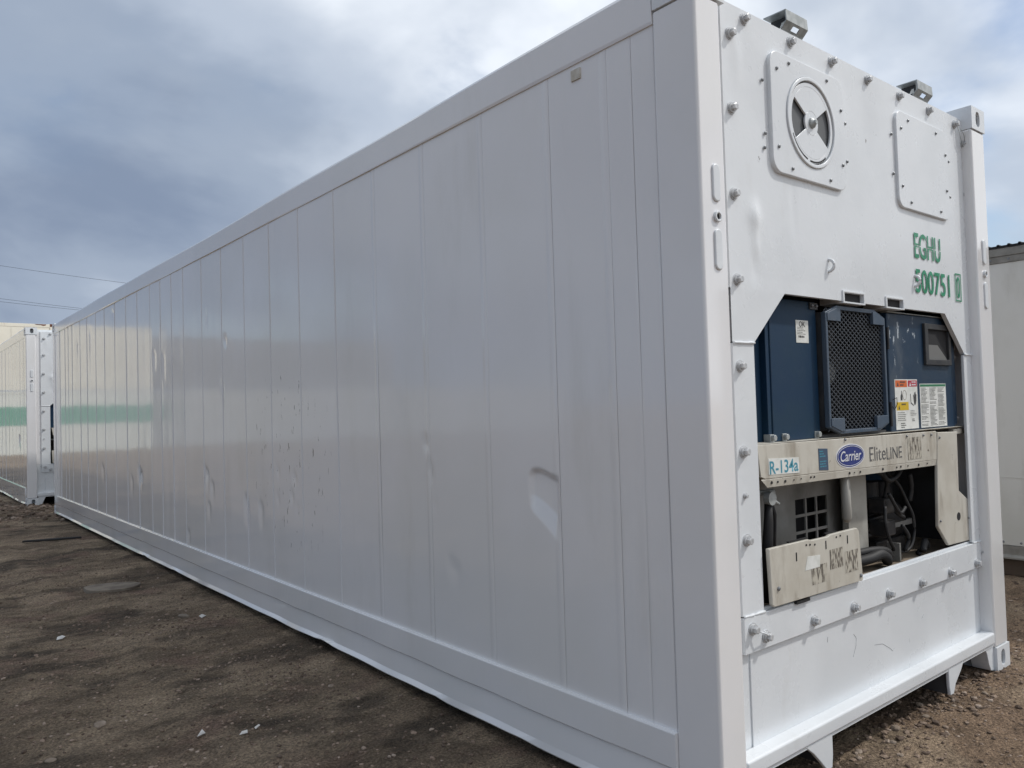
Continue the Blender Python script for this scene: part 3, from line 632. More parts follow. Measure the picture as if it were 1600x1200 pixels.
# lifting clips on the top edge: folded plates with slots
def clip(x0, x1):
    o = MB(); t = 0.004
    A, K, T, D = (0.060, 2.846), (0.034, 2.872), (0.037, 2.916), (0.135, 2.917)      # hood profile: sloped underside, front, roof
    # underside with a rectangular slot (four strips), front and roof as folded sheet
    def sheet(p, q, xa, xe, ta=0.0, tb=1.0):
        ya, za = p[0] + (q[0] - p[0]) * ta, p[1] + (q[1] - p[1]) * ta; ye, ze = p[0] + (q[0] - p[0]) * tb, p[1] + (q[1] - p[1]) * tb
        n = Vector((0, -(q[1] - p[1]), q[0] - p[0])).normalized() * t
        if n.y < 0 and p is not T: n = -n
        if p is T: n = Vector((0, 0, -t))
        o.add([(xa, ya, za), (xe, ya, za), (xe, ye, ze), (xa, ye, ze), (xa, ya + n.y, za + n.z), (xe, ya + n.y, za + n.z), (xe, ye + n.y, ze + n.z), (xa, ye + n.y, ze + n.z)],
              [(0, 1, 2, 3), (7, 6, 5, 4), (0, 4, 5, 1), (1, 5, 6, 2), (2, 6, 7, 3), (3, 7, 4, 0)])
    w = x1 - x0; xa, xe = x0 + 0.38 * w, x0 + 0.68 * w
    sheet(A, K, x0, xa); sheet(A, K, xe, x1); sheet(A, K, xa, xe, 0.0, 0.22); sheet(A, K, xa, xe, 0.72, 1.0)
    sheet(K, T, x0, x1); sheet(T, D, x0, x1)
    c = o.build('lifting_clip', 'galv', box)
    part('clip_foot', 'galv', c, lambda b: b.box(x0, x1, 0.060, 0.066, 2.836, 2.846))
    part('clip_shade_plate', 'bezel', c, lambda b: b.ring([(0.0665, 2.8385), (0.150, 2.8385), (0.132, 2.9125), (0.0665, 2.9125)], [(0.074, 2.875), (0.100, 2.872), (0.088, 2.896), (0.074, 2.898)], x0 + 0.05, x0 + 0.054, 'x'))  # near-black plate added to paint the shade inside the hood
    return c
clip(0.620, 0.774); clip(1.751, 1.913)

# --- lettering on the white panel
text_part('lettering', 'EGHU', 1.665, 1.950, 2.052, 2.173, 0.0462, 'green_ink', box, gap=(2.109, 2.114), weight=0.01)
text_part('lettering', '500751', 1.662, 2.040, 1.888, 2.002, 0.0462, 'green_ink', box, weight=0.01)
text_part('lettering', '0', 2.123, 2.163, 1.892, 2.002, 0.0462, 'green_ink', box, weight=0.01)
part('check_digit_box', 'green_ink', box, lambda b: b.ring([(2.108, 1.876), (2.178, 1.876), (2.178, 2.017), (2.108, 2.017)], [(2.114, 1.882), (2.172, 1.882), (2.172, 2.011), (2.114, 2.011)], 0.0460, 0.0468))

# --- cooling machinery inside the opening
mach = part('machinery_bay', 'under', box, lambda b: (b.box(0.20, 2.30, 0.455, 0.465, 0.58, 1.95), b.box(0.19, 0.20, 0.07, 0.465, 0.58, 1.95), b.box(2.30, 2.31, 0.07, 0.465, 0.58, 1.95), b.box(0.20, 2.30, 0.13, 0.455, 1.90, 1.95)))
bay_floor = part('bay_floor', 'tan', box, lambda b: b.box(0.201, 2.299, 0.066, 0.454, 0.60, 0.634))
# blue panels
bp = part('blue_cover', 'blue', box, lambda b: b.box(0.530, 0.868, 0.105, 0.125, 1.245, 1.80), bevel=0.004)
part('blue_cover', 'blue', box, lambda b: b.box(0.21, 0.505, 0.135, 0.15, 1.245, 1.80), bevel=0.004)
part('cover_edge', 'blue', bp, lambda b: b.box(0.506, 0.5295, 0.110, 0.15, 1.236, 1.80), bevel=0.002)
part('cover_hinge_plate', 'bezel', bp, lambda b: b.box(0.815, 0.872, 0.098, 0.1045, 1.768, 1.795))
screws(bp, [(0.828, 1.782), (0.860, 1.782), (0.56, 1.775)], 0.097, 0.006)
for x in (0.515, 0.600, 0.835):
    part('clamp_nut', 'galv', box, lambda b: (b.box(x - .014, x + .014, 0.100, 0.13, 1.243, 1.275), b.tube([(x, 0.10, 1.262), (x, 0.086, 1.262)], 0.012, 8)), bevel=0.002)
okl = part('inspection_sticker', 'paper', bp, lambda b: b.box(0.713, 0.804, 0.1032, 0.1047, 1.630, 1.720))
text_part('sticker_print', 'OK', 0.736, 0.781, 1.694, 1.716, 0.1028, 'dark_ink', okl, weight=0.02)
def print_lines(par, x0, x1, z0, z1, y, n, m='dark_ink', fill=0.35, seed=1, cols=1):
    r = random.Random(seed); b = MB(); dz = (z1 - z0) / n
    for c in range(cols):
        cw = (x1 - x0) / cols; ca = x0 + c * cw + 0.04 * cw; ce = x0 + (c + 1) * cw - 0.06 * cw
        for k in range(n):
            z = z1 - (k + 0.7) * dz; x = ca; end = ca + (ce - ca) * r.uniform(0.55, 1.0)
            if r.random() < 0.08: continue
            while x < end:
                w = r.uniform(0.004, 0.012)
                b.add([(x, y, z), (min(x + w, end), y, z), (min(x + w, end), y, z + dz * fill), (x, y, z + dz * fill)], [(0, 1, 2, 3)]); x += w + 0.0025
    return b.build('sticker_print', m, par)
print_lines(okl, 0.719, 0.797, 1.662, 1.695, 0.1028, 5, seed=3)
print_lines(okl, 0.727, 0.789, 1.646, 1.660, 0.1027, 1, fill=0.6, seed=9)

# condenser fan grille
GX0, GX1, GZ0, GZ1, GY = 0.874, 1.381, 1.257, 1.788, 0.066
octo = [(GX0 + .088, GZ0), (GX1 - .088, GZ0), (GX1, GZ0 + .030), (GX1, GZ1 - .034), (GX1 - .097, GZ1), (GX0 + .092, GZ1), (GX0, GZ1 - .032), (GX0, GZ0 + .030)]
inn = [(GX0 + .11, GZ0 + .016), (GX1 - .11, GZ0 + .016), (GX1 - .016, GZ0 + .05), (GX1 - .016, GZ1 - .05), (GX1 - .11, GZ1 - .018), (GX0 + .11, GZ1 - .018), (GX0 + .016, GZ1 - .05), (GX0 + .016, GZ0 + .05)]
gril = part('fan_grille', 'grille', box, lambda b: b.ring(octo, inn, GY, GY + 0.022), bevel=0.003)
for sx in (0, 1):
    for sz in (0, 1):
        xa, xe = (GX0 + .010, GX0 + .115) if sx == 0 else (GX1 - .115, GX1 - .010)
        za, ze = (GZ0 + .010, GZ0 + .066) if sz == 0 else (GZ1 - .066, GZ1 - .010)
        cx = xa if sx == 0 else xe; ox = xe if sx == 0 else xa; cz = za if sz == 0 else ze; oz = ze if sz == 0 else za
        poly = [(ox, cz), (ox, oz), (cx, oz), (cx, cz + (oz - cz) * 0.45), (cx + (ox - cx) * 0.75, cz)]
        part('corner_plate', 'grille', gril, lambda b: b.prism(poly, GY - 0.004, GY + 0.012), bevel=0.002)
def mesh_wires(b):
    x0, x1, z0, z1 = GX0 + .012, GX1 - .012, GZ0 + .012, GZ1 - .012
    sl = 0.62; p = 0.0215; hw = 0.0021
    for sgn in (1, -1):
        k = -60
        while k < 120:
            c = k * p; k += 1
            # line: z = zc + sgn*sl*(x-x0)
            pts = []
            zc = z0 + c * 1.0 if sgn > 0 else z0 + c * 1.0 
            xa, xe = x0, x1; za, ze = zc + sgn * sl * 0, zc + sgn * sl * (x1 - x0)
            def clipz(xa, za, xe, ze):
                if max(za, ze) < z0 or min(za, ze) > z1: return None
                def cut(xa, za, xe, ze):
                    if za < z0: t = (z0 - za) / (ze - za); xa, za = xa + t * (xe - xa), z0
                    if za > z1: t = (z1 - za) / (ze - za); xa, za = xa + t * (xe - xa), z1
                    return xa, za
                a = cut(xa, za, xe, ze); e = cut(xe, ze, xa, za); return a, e
            r = clipz(xa, za, xe, ze)
            if not r: continue
            (xa, za), (xe, ze) = r
            if abs(xe - xa) < 0.004: continue
            y0 = GY + 0.012 + (0.002 if sgn > 0 else 0); n_ = Vector((-(ze - za), 0, xe - xa)).normalized() * hw
            b.add([(xa - n_.x, y0, za - n_.z), (xe - n_.x, y0, ze - n_.z), (xe + n_.x, y0, ze + n_.z), (xa + n_.x, y0, za + n_.z),
                   (xa - n_.x, y0 + .003, za - n_.z), (xe - n_.x, y0 + .003, ze - n_.z), (xe + n_.x, y0 + .003, ze + n_.z), (xa + n_.x, y0 + .003, za + n_.z)],
                  [(0, 1, 2, 3), (7, 6, 5, 4), (0, 4, 5, 1), (3, 2, 6, 7)])
wm = part('wire_mesh', 'wire', gril, mesh_wires); wm['kind'] = 'stuff'
part('fan_shroud', 'bezel', gril, lambda b: (b.box(GX0 + .002, GX0 + .008, GY + .0225, 0.30, GZ0 + .03, GZ1 - .03), b.box(GX1 - .008, GX1 - .002, GY + .0225, 0.30, GZ0 + .03, GZ1 - .03), b.box(GX0, GX1, 0.30, 0.31, GZ0, GZ1)))
fan = part('condenser_fan', 'galv', box, lambda b: b.tube([(1.128, 0.235, 1.52), (1.128, 0.20, 1.52), (1.128, 0.19, 1.52)], [0.05, 0.05, 0.035], 20), smooth=False)
for k in range(5):
    a = 2 * PI * k / 5 + 0.3
    part('fan_blade', 'iron', fan, lambda b: b.add([(1.128 + r * math.cos(a + da), 0.215 + dy, 1.52 + r * math.sin(a + da)) for r, da, dy in ((.05, -.3, -.012), (.05, .3, .012), (.13, .36, .018), (.20, .30, .02), (.20, -.22, -.02), (.13, -.3, -.018))], [(0, 1, 2, 3, 4, 5)]))
part('grille_foot', 'bezel', gril, lambda b: b.box(0.86, 1.42, 0.10, 0.14, 1.236, 1.2565))

# control box
CY = 0.090
ctrl = part('control_box', 'blue_scuff', box, lambda b: b.prism([(1.450, 1.243), (2.135, 1.240), (2.170, 1.262), (2.172, 1.690), (2.070, 1.789), (1.450, 1.787)], CY, 0.30), bevel=0.006)
part('box_lip', 'galv', ctrl, lambda b: b.box(1.452, 2.072, CY - 0.003, CY + 0.03, 1.7895, 1.7935))
for za, ze in ((1.62, 1.72), (1.27, 1.38)): part('hinge', 'bezel', ctrl, lambda b: b.tube([(1.446, CY - .004, za), (1.446, CY - .004, ze)], 0.006, 8))
wire_loop([(1.455, CY - .010, 1.39), (1.480, CY - .016, 1.40), (1.490, CY - .012, 1.37), (1.470, CY - .010, 1.345), (1.452, CY - .008, 1.36)], ctrl, 0.0018, 'rubber')
bez = part('display_bezel', 'bezel', ctrl, lambda b: b.ring([(1.808, 1.552), (2.098, 1.552), (2.098, 1.754), (1.808, 1.754)], [(1.843, 1.580), (2.074, 1.580), (2.074, 1.726), (1.843, 1.726)], CY - 0.014, CY + 0.001), bevel=0.003)
def recess(b):
    x0, x1, z0, z1 = 1.8435, 2.0735, 1.5805, 1.7255
    y = CY - 0.001; xb = 1.93; xe = 2.072; 
    b.add([(x0, y - .004, z0), (x1, y - .004, z0), (x1, y - .001, 1.655), (x0, y - .001, 1.655)], [(0, 1, 2, 3)])
part('display_sill', 'bezel_face', bez, lambda b: b.prism([(1.8435, 1.5805), (2.0735, 1.5805), (1.965, 1.652), (1.8435, 1.652)], CY - 0.0030, CY - 0.0012))
part('display_pane', 'black', bez, lambda b: b.prism([(1.8435, 1.6525), (1.9655, 1.6525), (2.0735, 1.5815), (2.0735, 1.7255), (1.8435, 1.7255)], CY - 0.0018, CY - 0.0012))
wl = part('warning_sticker', 'paper', ctrl, lambda b: b.box(1.496, 1.724, CY - 0.0016, CY - 0.0002, 1.252, 1.483))
yk = CY - 0.0021
def flat(name, m, par, x0, x1, z0, z1, y): return part(name, m, par, lambda b: b.add([(x0, y, z0), (x1, y, z0), (x1, y, z1), (x0, y, z1)], [(0, 1, 2, 3)]))
flat('warning_panel', 'orange', wl, 1.501, 1.618, 1.447, 1.479, yk); flat('warning_panel', 'red', wl, 1.628, 1.720, 1.449, 1.478, yk); flat('caution_panel', 'yellow', wl, 1.506, 1.626, 1.340, 1.378, yk)
for cx, cz in ((1.525, 1.459), (1.650, 1.459), (1.530, 1.352)):
    part('hazard_symbol', 'dark_ink' if cx != 1.650 else 'white_ink', wl, lambda b: b.add([(cx - .009, yk - .0004, cz - .007), (cx + .009, yk - .0004, cz - .007), (cx, yk - .0004, cz + .011)], [(0, 1, 2)]))
print_lines(wl, 1.545, 1.612, 1.450, 1.476, yk - .0004, 2, fill=.5, seed=5); print_lines(wl, 1.664, 1.716, 1.451, 1.476, yk - .0004, 2, 'white_ink', .5, 6); print_lines(wl, 1.552, 1.620, 1.345, 1.374, yk - .0004, 2, fill=.5, seed=7)
part('hand_symbol', 'dark_ink', wl, lambda b: b.add([(x, yk - .0002, z) for x, z in ((1.688, 1.360), (1.700, 1.366), (1.709, 1.385), (1.711, 1.412), (1.706, 1.414), (1.704, 1.400), (1.703, 1.424), (1.698, 1.425), (1.697, 1.402), (1.693, 1.423), (1.688, 1.420), (1.688, 1.398), (1.682, 1.412), (1.678, 1.409), (1.682, 1.376))], [tuple(range(15))]))
part('arrow_symbol', 'dark_ink', wl, lambda b: b.prism([(1.646, 1.415), (1.651, 1.415), (1.653, 1.375), (1.680, 1.362), (1.678, 1.358), (1.650, 1.370)], yk - .0002, yk))
part('figure_symbol', 'dark_ink', wl, lambda b: b.prism([(1.548, 1.386), (1.566, 1.386), (1.568, 1.406), (1.562, 1.416), (1.562, 1.430), (1.557, 1.430), (1.556, 1.416), (1.549, 1.408)], yk - .0002, yk))
part('droplet_symbol', 'residue', wl, lambda b: b.ring(ell(1.590, 1.410, .020, .024, 20), ell(1.590, 1.410, .017, .021, 20), yk - .0002, yk))
print_lines(wl, 1.508, 1.612, 1.290, 1.334, yk, 5, seed=11, fill=.3); print_lines(wl, 1.540, 1.602, 1.256, 1.284, yk, 3, seed=12, fill=.45); print_lines(wl, 1.640, 1.712, 1.312, 1.340, yk, 4, seed=13, fill=.3); print_lines(wl, 1.656, 1.700, 1.284, 1.300, yk, 2, seed=14, fill=.5)
il = part('instruction_sticker', 'paper', ctrl, lambda b: b.box(1.750, 2.040, CY - 0.0016, CY - 0.0002, 1.252, 1.462))
flat('title_band', 'ltgreen', il, 1.754, 2.036, 1.448, 1.459, yk)
print_lines(il, 1.756, 2.036, 1.258, 1.444, yk, 30, 'dark_ink', 0.42, 21, 3)
# side bracket right of the control box
part('pipe_bracket', 'inner', box, lambda b: (b.box(2.176, 2.296, 0.30, 0.31, 1.20, 1.75), b.box(2.285, 2.299, 0.08, 0.30, 1.20, 1.75)))
for z in (1.66, 1.61, 1.30): part('cable_clip', 'white_ink', box, lambda b: b.tube([(2.176, 0.12, z), (2.20, 0.10, z - .012), (2.215, 0.11, z - .03)], 0.005, 6), smooth=True)

# cream valance with printed names
BY = 0.068
band = part('valance_panel', 'cream', box, lambda b: b.prism([(0.362, 1.243), (1.862, 1.232), (1.862, 1.094), (0.410, 1.116), (0.382, 1.125)], BY, BY + 0.02), bevel=0.003)
part('valance_top', 'cream', band, lambda b: b.prism([(BY, 1.2435), (BY + 0.10, 1.2475), (BY + 0.10, 1.238), (BY + .0205, 1.236)], 0.362, 2.232, 'x'), bevel=0.001)
part('valance_flange', 'cream', band, lambda b: b.add([(0.385, BY + .001, 1.1135), (1.862, BY + .001, 1.0925), (1.862, BY + 0.004, 1.068), (0.425, BY + 0.004, 1.084), (0.385, BY + .003, 1.116), (1.862, BY + .003, 1.095), (1.862, BY + 0.008, 1.070), (0.425, BY + 0.008, 1.086)],
     [(0, 1, 2, 3), (7, 6, 5, 4), (0, 4, 5, 1), (2, 6, 7, 3), (1, 5, 6, 2), (0, 3, 7, 4)]))
hp = [(0.45, .5, .008), (0.49, .5, .006), (0.54, .55, .008), (0.60, .5, .004), (0.65, .45, .004), (0.72, .4, .006), (0.745, .4, .006), (1.02, .5, .008), (1.06, .5, .004), (1.11, .5, .007), (1.31, .5, .008), (1.44, .5, .006), (1.48, .45, .007), (1.55, .45, .005), (1.66, .5, .008), (1.75, .45, .005)]
for x, t, r in hp:
    zc = 1.1135 - (x - .385) / 1.477 * .021 - 0.024 * t; yy = BY + .001 + 0.003 * t - 0.0008
    part('flange_hole', 'black', band, lambda b: b.prism(ell(x, zc, r * 0.8, r * 0.7, 10), yy - 0.0015, yy))
screws(band, [(0.99, 1.233), (1.545, 1.222), (1.715, 1.218), (1.80, 1.217)], BY, 0.006)
st = part('refrigerant_sticker', 'paper', band, lambda b: b.prism([(0.429, 1.1305), (0.636, 1.1235), (0.634, 1.183), (0.431, 1.190)], BY - 0.0014, BY - 0.0002))
text_part('sticker_print', 'R-134a', 0.436, 0.628, 1.131, 1.180, BY - 0.0020, 'teal_ink', st, weight=0.015)
sl = part('service_sticker', 'slate_label', band, lambda b: b.prism([(0.780, 1.122), (0.850, 1.118), (0.848, 1.204), (0.779, 1.208)], BY - 0.0014, BY - 0.0002))
print_lines(sl, 0.784, 0.842, 1.130, 1.200, BY - 0.0018, 7, 'teal_ink', .45, 31)
lg = part('logo_badge', 'white_ink', band, lambda b: b.prism(ell(1.030, 1.164, 0.118, 0.050, 48), BY - 0.0012, BY - 0.0002))
part('logo_field', 'navy', lg, lambda b: b.prism(ell(1.030, 1.164, 0.112, 0.0455, 48), BY - 0.0020, BY - 0.0013))
part('logo_line', 'white_ink', lg, lambda b: b.ring(ell(1.030, 1.164, 0.107, 0.0415, 48), ell(1.030, 1.164, 0.1045, 0.0395, 48), BY - 0.0025, BY - 0.0021))
text_part('logo_print', 'Carrier', 0.945, 1.116, 1.143, 1.186, BY - 0.0030, 'white_ink', lg, shear=0.25, weight=0.008)
text_part('model_print', 'Elite', 1.192, 1.338, 1.129, 1.190, BY - 0.0010, 'grey_ink', band)
text_part('model_print', 'LINE', 1.346, 1.492, 1.128, 1.180, BY - 0.0010, 'grey_ink', band)
flat('label_residue', 'residue', band, 1.552, 1.690, 1.112, 1.214, BY - 0.0010)
# right leg cover
lc_o = dense([(1.866, 1.226), (2.090, 1.220), (2.082, 0.926), (2.215, 0.858), (2.196, 0.666), (1.936, 0.672), (1.828, 0.775), (1.850, 1.09)])
leg = part('leg_cover', 'cream', box, lambda b: b.prism([(1.866, 1.226), (2.090, 1.220), (2.082, 0.926), (2.215, 0.858), (2.196, 0.666), (1.936, 0.672), (1.828, 0.775), (1.850, 1.09)], BY - 0.004, BY + 0.012), bevel=0.004)
part('cover_hole', 'black', leg, lambda b: b.prism(ell(2.062, 0.800, 0.020, 0.020, 20), BY - 0.0055, BY - 0.0042))
screws(leg, [(1.880, 1.20), (1.850, 0.80), (2.175, 0.78), (2.190, 0.69)], BY - 0.004, 0.006)
part('valance_end', 'cream', band, lambda b: b.box(2.092, 2.24, BY + .012, BY + .030, 1.206, 1.232), bevel=0.002)
# hanging access panel, tipped out of its seat
acc = part('access_panel', 'cream', box, lambda b: b.prism([(0.356, 0.874), (0.62, 0.874), (0.64, 0.868), (0.76, 0.867), (0.78, 0.873), (0.985, 0.874), (1.002, 0.860), (1.020, 0.662), (1.014, 0.656), (0.378, 0.664), (0.366, 0.674)], 0.030, 0.046), bevel=0.003)
for x, z in ((0.530, 0.822), (0.740, 0.838), (0.905, 0.838)): part('panel_slot', 'black', acc, lambda b: b.box(x - .003, x + .003, 0.0285, 0.0298, z - .016, z + .016))
for x, z in ((0.60, 0.856), (0.626, 0.854), (0.66, 0.85), (0.82, 0.858), (0.85, 0.860)): part('panel_hole', 'black', acc, lambda b: b.prism(ell(x, z, .005, .004, 8), 0.0285, 0.0298))
for x0, x1, z0, z1 in ((0.630, 0.742, 0.700, 0.770), (0.765, 0.865, 0.738, 0.815), (0.880, 0.985, 0.706, 0.792)): flat('label_residue', 'residue', acc, x0, x1, z0, z1, 0.0293)
part('tape_patch', 'paper', acc, lambda b: b.prism([(0.585, 0.762), (0.69, 0.762), (0.695, 0.806), (0.605, 0.812)], 0.0288, 0.0298))
screws(acc, [(0.405, 0.726), (1.0, 0.68)], 0.030, 0.008)
part('hinge_tab', 'rubber', acc, lambda b: b.box(0.53, 0.62, 0.034, 0.06, 0.645, 0.656))
part('top_strap', 'rubber', acc, lambda b: (b.box(0.50, 0.63, 0.040, 0.050, 0.8745, 0.880), b.box(0.76, 0.84, 0.040, 0.05, 0.8745, 0.879)))

# bay interior
BZ = 0.634
part('bay_liner', 'inner', box, lambda b: b.box(0.205, 0.215, 0.09, 0.445, BZ, 1.23))
lou = MB()
gx0, gx1, gz0, gz1, gy = 0.93, 1.19, 0.760, 0.975, 0.27
xs_ = np.linspace(gx0, gx1, 4); zs_ = np.linspace(gz0, gz1, 4)
lou.box(0.66, gx0, gy, gy + .008, BZ, 1.18); lou.box(gx1, 1.30, gy, gy + .008, BZ, 1.18); lou.box(gx0, gx1, gy, gy + .008, BZ, gz0); lou.box(gx0, gx1, gy, gy + .008, gz1, 1.18)
for x in xs_[1:-1]: lou.box(x - .006, x + .006, gy + .001, gy + .008, gz0, gz1)
for z in zs_[1:-1]: lou.box(gx0, gx1, gy + .002, gy + .007, z - .006, z + .006)
lv = lou.build('louvre_panel', 'inner', box)
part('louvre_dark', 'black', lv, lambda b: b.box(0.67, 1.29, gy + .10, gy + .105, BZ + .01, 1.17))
part('liner_strip', 'inner', box, lambda b: (b.box(0.60, 0.652, 0.25, 0.262, BZ, 1.18), b.box(0.435, 0.452, 0.19, 0.205, BZ, 1.18)), bevel=0.002)
col_ = part('bay_column', 'bay_shaded_cream', box, lambda b: (b.box(1.215, 1.385, 0.185, 0.215, 0.72, 1.13), b.box(1.37, 1.385, 0.2155, 0.42, 0.72, 1.13)), bevel=0.003)
part('grab_tube', 'bay_shaded_cream', box, lambda b: b.tube([(1.075, 0.12, 1.12), (1.078, 0.12, 0.90), (1.085, 0.125, 0.88)], [0.020, 0.020, 0.012], 12), smooth=True)
part('drain_hose', 'rubber', box, lambda b: b.tube([(0.500, 0.12, 1.02), (0.498, 0.12, 0.95), (0.493, 0.13, 0.80), (0.480, 0.14, BZ + .012)], [.014, .018, .022, .022], 10), smooth=True)
part('valve_knob', 'galv', box, lambda b: (b.tube([(0.500, 0.125, 1.035), (0.500, 0.100, 1.035)], 0.026, 14), b.tube([(0.51, 0.11, 1.03), (0.545, 0.105, 1.01)], 0.007, 8), b.tube([(0.36, 0.15, 1.055), (0.58, 0.15, 1.05)], 0.012, 8)))
part('copper_pipe', 'iron', box, lambda b: b.tube([(0.57, 0.16, 1.04), (0.60, 0.16, 0.96), (0.60, 0.17, 0.78), (0.63, 0.18, 0.70)], 0.009, 8), smooth=True)
comp = part('compressor', 'iron', box, lambda b: (b.tube([(1.55, 0.30, 0.80), (1.80, 0.30, 0.80)], [0.10, 0.10], 20), b.tube([(1.52, 0.30, 0.80), (1.55, 0.30, 0.80)], [0.07, 0.10], 20), b.box(1.53, 1.82, 0.22, 0.38, BZ, 0.72), b.tube([(1.60, 0.29, 0.88), (1.60, 0.29, 1.00)], 0.05, 14), b.tube([(1.74, 0.29, 0.88), (1.74, 0.29, 0.99)], 0.05, 14)), bevel=0.004)
for k in range(6):
    part('cooling_fin', 'iron', comp, lambda b: b.tube([(1.46 + 0.012 * k, 0.24, 0.76 + 0.022 * k), (1.56, 0.19, 0.76 + 0.030 * k)], 0.010, 6), smooth=True)
part('cylinder_head', 'iron', comp, lambda b: (b.box(1.50, 1.60, 0.16, 0.24, 0.86, 0.93), b.box(1.48, 1.58, 0.15, 0.23, 0.76, 0.83)), bevel=0.006)
for pts, r in (([(1.56, 0.18, 1.06), (1.64, 0.16, 0.99), (1.70, 0.15, 0.90), (1.735, 0.14, 0.83), (1.74, 0.14, 0.75), (1.70, 0.14, 0.69), (1.64, 0.15, 0.672), (1.58, 0.17, 0.69)], 0.0075),
               ([(1.58, 0.17, 0.90), (1.63, 0.16, 0.85), (1.68, 0.16, 0.83)], 0.010), ([(1.74, 0.15, 1.03), (1.755, 0.15, 0.97), (1.75, 0.16, 0.90)], 0.012), ([(1.38, 0.15, 1.08), (1.48, 0.15, 1.04), (1.55, 0.17, 1.00), (1.56, 0.19, 0.93)], 0.009),
               ([(1.22, 0.17, 0.68), (1.30, 0.14, 0.69), (1.38, 0.13, 0.70), (1.44, 0.13, 0.67), (1.455, 0.14, 0.655)], 0.024), ([(1.24, 0.19, 0.71), (1.36, 0.16, 0.715), (1.47, 0.15, 0.70), (1.53, 0.16, 0.665)], 0.018), ([(1.45, 0.15, 1.07), (1.50, 0.14, 1.02), (1.58, 0.14, 1.03), (1.66, 0.15, 1.06)], 0.011), ([(1.50, 0.14, 0.96), (1.54, 0.13, 0.90), (1.60, 0.135, 0.86), (1.66, 0.14, 0.88)], 0.008), ([(1.48, 0.15, 0.90), (1.46, 0.14, 0.82), (1.49, 0.14, 0.75), (1.55, 0.15, 0.70)], 0.008), ([(1.62, 0.14, 0.80), (1.66, 0.13, 0.74), (1.64, 0.14, 0.68)], 0.009), ([(1.78, 0.12, 0.66), (1.83, 0.13, 0.70), (1.87, 0.14, 0.67)], 0.016)):
    ps = [Vector(p) for p in pts]; sm = []
    for i in range(len(ps) - 1):
        p0 = ps[max(i - 1, 0)]; p1 = ps[i]; p2 = ps[i + 1]; p3 = ps[min(i + 2, len(ps) - 1)]
        for t in np.linspace(0, 1, 6)[:-1]:
            sm.append(0.5 * ((2 * p1) + (p2 - p0) * t + (2 * p0 - 5 * p1 + 4 * p2 - p3) * t * t + (3 * p1 - p0 - 3 * p2 + p3) * t ** 3))
    sm.append(ps[-1]); part('hose', 'rubber', box, lambda b: b.tube(sm, r, 8), smooth=True)
part('bracket_rail', 'inner', box, lambda b: (b.box(1.60, 1.88, 0.20, 0.225, 0.775, 0.800), b.box(1.585, 1.60, 0.14, 0.20, BZ, 0.72)), bevel=0.002)
part('receiver_tank', 'blue', box, lambda b: b.box(1.70, 1.90, 0.36, 0.44, 0.74, 1.15), bevel=0.01)
for x, y in ((1.80, 0.14), (1.835, 0.16), (1.11, 0.10), (1.08, 0.09)): part('cable_end', 'iron', box, lambda b: b.tube([(x - .02, y, BZ + .008), (x + .02, y + .01, BZ + .012)], 0.011, 6), smooth=True)

for pts in ([(0.98, 0.44), (1.00, 0.42), (0.995, 0.39), (0.97, 0.35)], [(1.15, 0.36), (1.22, 0.35), (1.28, 0.32), (1.31, 0.30)], [(1.62, 0.40), (1.60, 0.385)], [(0.78, 0.47), (0.775, 0.45)]):
    part('scratch', 'screw', lower, lambda b: b.tube([(x, 0.0604, z) for x, z in pts], 0.0009, 4))
# marks on the long wall
flat_side = lambda name, m, y0, y1, z0, z1: part(name, m, wall, lambda b: b.box(0.0005, 0.0075, y0, y1, z0, z1))
flat_side('tape_patch', 'tan_tape', 0.548, 0.598, 2.672, 2.714)

# ------------------------------------------------------------------ the second white container, beyond
far_box = copy_tree(box, None, skip=('lettering', 'check_digit_box', 'warning_sticker', 'instruction_sticker', 'inspection_sticker', 'tape_patch', 'refrigerant_sticker', 'service_sticker', 'model_print', 'logo_badge', 'label_residue'))
far_box.location = (FAR_X, FAR_Y, FAR_Z)
tag(far_box, 'white refrigerated container beyond the far end, cut off by the left edge', 'container')

